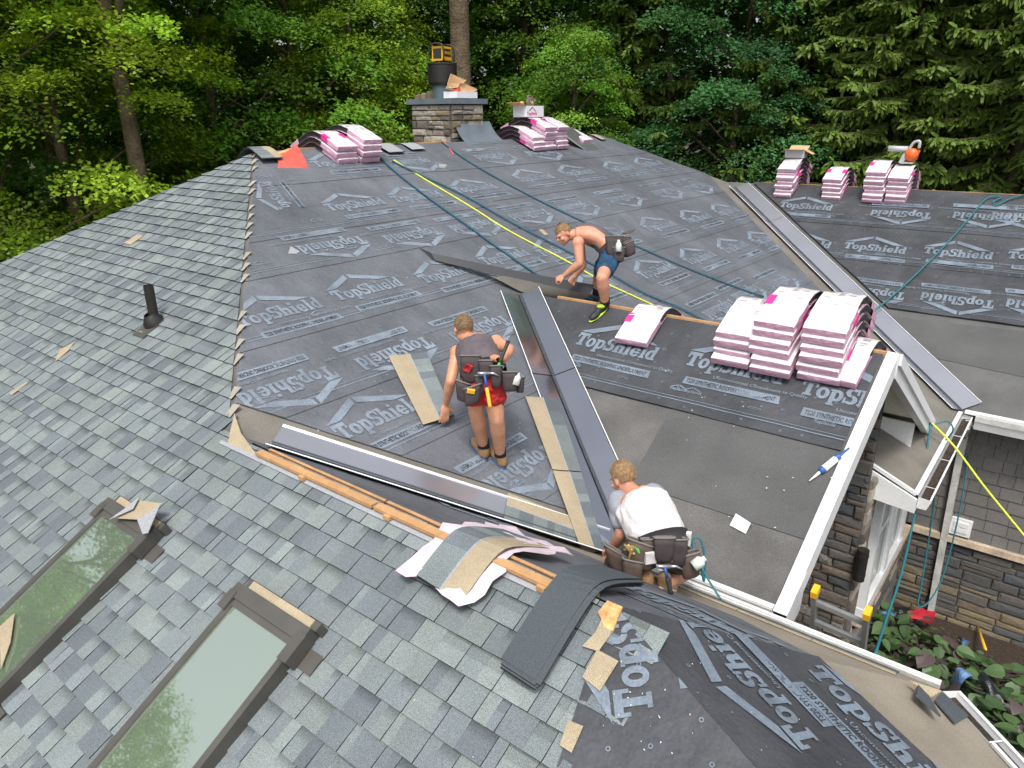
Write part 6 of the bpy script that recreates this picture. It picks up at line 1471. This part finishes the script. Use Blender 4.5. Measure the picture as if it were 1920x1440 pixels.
# the denser lower leaves of the bed, one mass
n = 3800; mb = MB()
for k in range(n):
    px, py, hh = rng2.choice(spots); P = on(plane_of((0,0,GROUND+hh*.8), (0,0,1)), px, py); a = rng2.random()*6.283; r_ = rng2.random()**.5*.55
    c = Vector((P.x+r_*math.cos(a), P.y+r_*math.sin(a), GROUND+rng2.uniform(.12,hh*.86))); s = rng2.uniform(.07,.14); M3 = Matrix.Rotation(a-1.57+rng2.uniform(-.7,.7),3,'Z') @ Matrix.Rotation(rng2.uniform(-.8,.1),3,'X'); g_ = rng2.uniform(.55,1.1)
    q = [c+M3@Vector(v)*s for v in ((0,0,0), (.42,.25,.05), (.36,.65,.0), (0,1,-.12), (-.36,.65,0), (-.42,.25,.05))]
    mb.face(q, 0 if rng2.random() < .65 else 1, (g_,g_,g_))
tag(put('bed_foliage', mb, [MATS['hosta'], MATS['hosta_purple']]), 'dense low foliage between the broad-leaved plants', 'foliage', kind='stuff')
# cloth, bags, shovel -------------------------------------------------
mat('tarp_red', (.42,.012,.03), .6, noise_=(8,.15), bump=(10,.8,.03)); mat('tarp_blue', (.13,.25,.45), .35, noise_=(9,.3), bump=(12,1,.04)); mat('bag_black', (.012,.014,.018), .25, spec=.7, bump=(10,1,.05))
def cloth(name, label, cat, rows, material, h=.02, group=None):
    P = []
    for r_ in rows: P.append([on(plane_of((0,0,GROUND+z), (0,0,1)), x, y) for x, y, z in r_])
    G_ = [bez(r_, 4) for r_ in P]; cols = list(zip(*G_)); Q = [bez(c, 4) for c in cols]; Q = list(map(list, zip(*Q)))
    for r_ in Q:
        for k, p in enumerate(r_): r_[k] = p + UPZ*(noise.noise(p*7)*.05+noise.noise(p*15)*.03)
    mb = MB(); mb.grid(Q); return tag(put(name, mb, [MATS[material]], None, True), label, cat, group)
cloth('red_cloth', 'red cloth lying in the bed at the foot of the downspout', 'cloth', [[(1700,1148,.35), (1720,1142,.38), (1755,1146,.30)], [(1706,1158,.32), (1728,1160,.34), (1752,1158,.2)], [(1715,1168,.2), (1735,1170,.2), (1748,1168,.1)]], 'tarp_red')
cloth('blue_bag', 'crumpled light blue plastic bag by the window corner', 'bag', [[(1645,1142,.45), (1660,1138,.5), (1672,1148,.45)], [(1646,1152,.5), (1662,1150,.6), (1678,1154,.5)], [(1650,1162,.4), (1668,1160,.45), (1690,1164,.35)]], 'tarp_blue')
cloth('black_bag', 'black plastic sheet heaped behind the blue bag', 'bag', [[(1660,1140,.25), (1680,1136,.3), (1708,1142,.25)], [(1668,1148,.3), (1690,1146,.35), (1712,1152,.25)], [(1676,1160,.3), (1700,1158,.3), (1715,1162,.2)]], 'bag_black')
cloth('blue_sleeve', 'light blue plastic sheet draped over the plants by the eave corner', 'plastic sheet', [[(1768,1300,.5), (1790,1262,.95), (1802,1252,1.0), (1838,1276,.9)], [(1776,1305,.5), (1798,1272,1.0), (1812,1262,1.05), (1835,1280,.9)], [(1788,1308,.5), (1802,1285,.9), (1815,1272,1.0), (1828,1278,.9)]], 'tarp_blue')
cloth('black_bag', 'black plastic sheet hanging over the plants at lower right', 'bag', [[(1822,1272,.9), (1845,1262,1.0), (1868,1290,.95), (1898,1345,.85)], [(1835,1282,.95), (1852,1285,1.0), (1872,1310,.9), (1890,1350,.8)], [(1840,1292,.9), (1858,1310,.9), (1868,1330,.8), (1878,1352,.7)]], 'bag_black')
cloth('blue_scrap', 'small blue plastic scrap on the mulch near the shovel', 'plastic scrap', [[(1795,1193,.15), (1806,1198,.3), (1820,1203,.15)], [(1797,1205,.1), (1806,1210,.2), (1816,1208,.1)], [(1800,1216,.05), (1806,1217,.1), (1812,1214,.05)]], 'tarp_blue')
gz = plane_of((0,0,GROUND+.06), (0,0,1)); a, b = on(gz,1833,1175), on(plane_of((0,0,GROUND+.35),(0,0,1)),1848,1218)
sh = thing('shovel', 'orange-handled scraper with black blade lying on the mulch', 'shovel', a)
mb = MB(); mb.tube([a, b], .02, 8); put('handle', mb, [MATS['hammer_yellow'] if 'hammer_yellow' in MATS else MATS['lumber']], sh, True)
mb = MB(); c = on(gz,1826,1165); mb.box(c, (.22,.12,.05), rot3(.5,.3)); put('blade', mb, [MATS['bag_black']], sh)
# ladder leaning on the near wing eave
mat('aluminium', (.40,.40,.39), .45, metal=.7, noise_=(8,.12)); mat('cap_yellow', (.80,.42,.01), .5)
lad = thing('ladder', 'aluminium ladder with yellow rail caps against the near wing eave', 'ladder', (7.85,.6,GROUND))
LT = [axis_at(1, NYE+.22, 1529, 1106), axis_at(1, NYE+.22, 1627, 1147)]; zl = (LT[0].z+LT[1].z)/2
xs = [LT[0].x, LT[1].x]; foot = [Vector((x-.0, NYE+1.5, GROUND)) for x in xs]; top = [Vector((xs[0], NYE+.22, LT[0].z)), Vector((xs[1], NYE+.22, LT[1].z))]
for f_, t_ in zip(foot, top):
    mb = MB(); mb.bar(f_, t_, .028, .065, (0,1,.3)); put('rail', mb, [MATS['aluminium']], lad)
    d = (t_-f_).normalized(); mb = MB(); mb.bar(t_-d*.045, t_+d*.012, .04, .078, (0,1,.3)); put('rail_cap', mb, [MATS['cap_yellow']], lad)
Ld = (top[0]-foot[0]).length; k = .12
while k < Ld:
    mb = MB(); p0, p1 = top[0].lerp(foot[0], k/Ld), top[1].lerp(foot[1], k/Ld); mb.bar(p0, p1, .035, .03); put('rung', mb, [MATS['aluminium']], lad); k += .20 if k < .3 else .30

# staples, granules and offcut crumbs scattered over the work area
mat('crumb', (.62,.60,.55), .8)
mb = MB(); rr_ = random.Random(9)
for k in range(300):
    pl, x, y = rr_.choice([('M', rr_.uniform(470,1400), rr_.uniform(320,820)), ('G', rr_.uniform(1100,1560), rr_.uniform(640,1000)), ('L', rr_.uniform(1110,1300), rr_.uniform(1200,1430)), ('D', rr_.uniform(1300,1650), rr_.uniform(1200,1430)), ('L', rr_.uniform(100,1000), rr_.uniform(560,1430))])
    P = on(pl,x,y,.030 if pl in 'GLD' else .016); lv, up, n = basis(pl)
    if pl == 'M' and (P.x*SL*1.0 < -P.y*0 or P.x > 6): continue
    if pl == 'L' and y < 1200 and rr_.random() < .6: continue
    a = rr_.random()*6.28; d = lv*math.cos(a)+up*math.sin(a); e = n.cross(d); s = rr_.uniform(.003,.008)*(.5 if pl in 'LD' else 1); q = s*rr_.uniform(.3,.6)
    if pl in 'LDG' and rr_.random() < .62: continue
    mb.face([P-d*s-e*q, P+d*s-e*q, P+d*s+e*q, P-d*s+e*q])
tag(put('roof_debris', mb, [MATS['crumb']]), 'pale staples and shingle crumbs scattered over the roof', 'debris', kind='stuff')
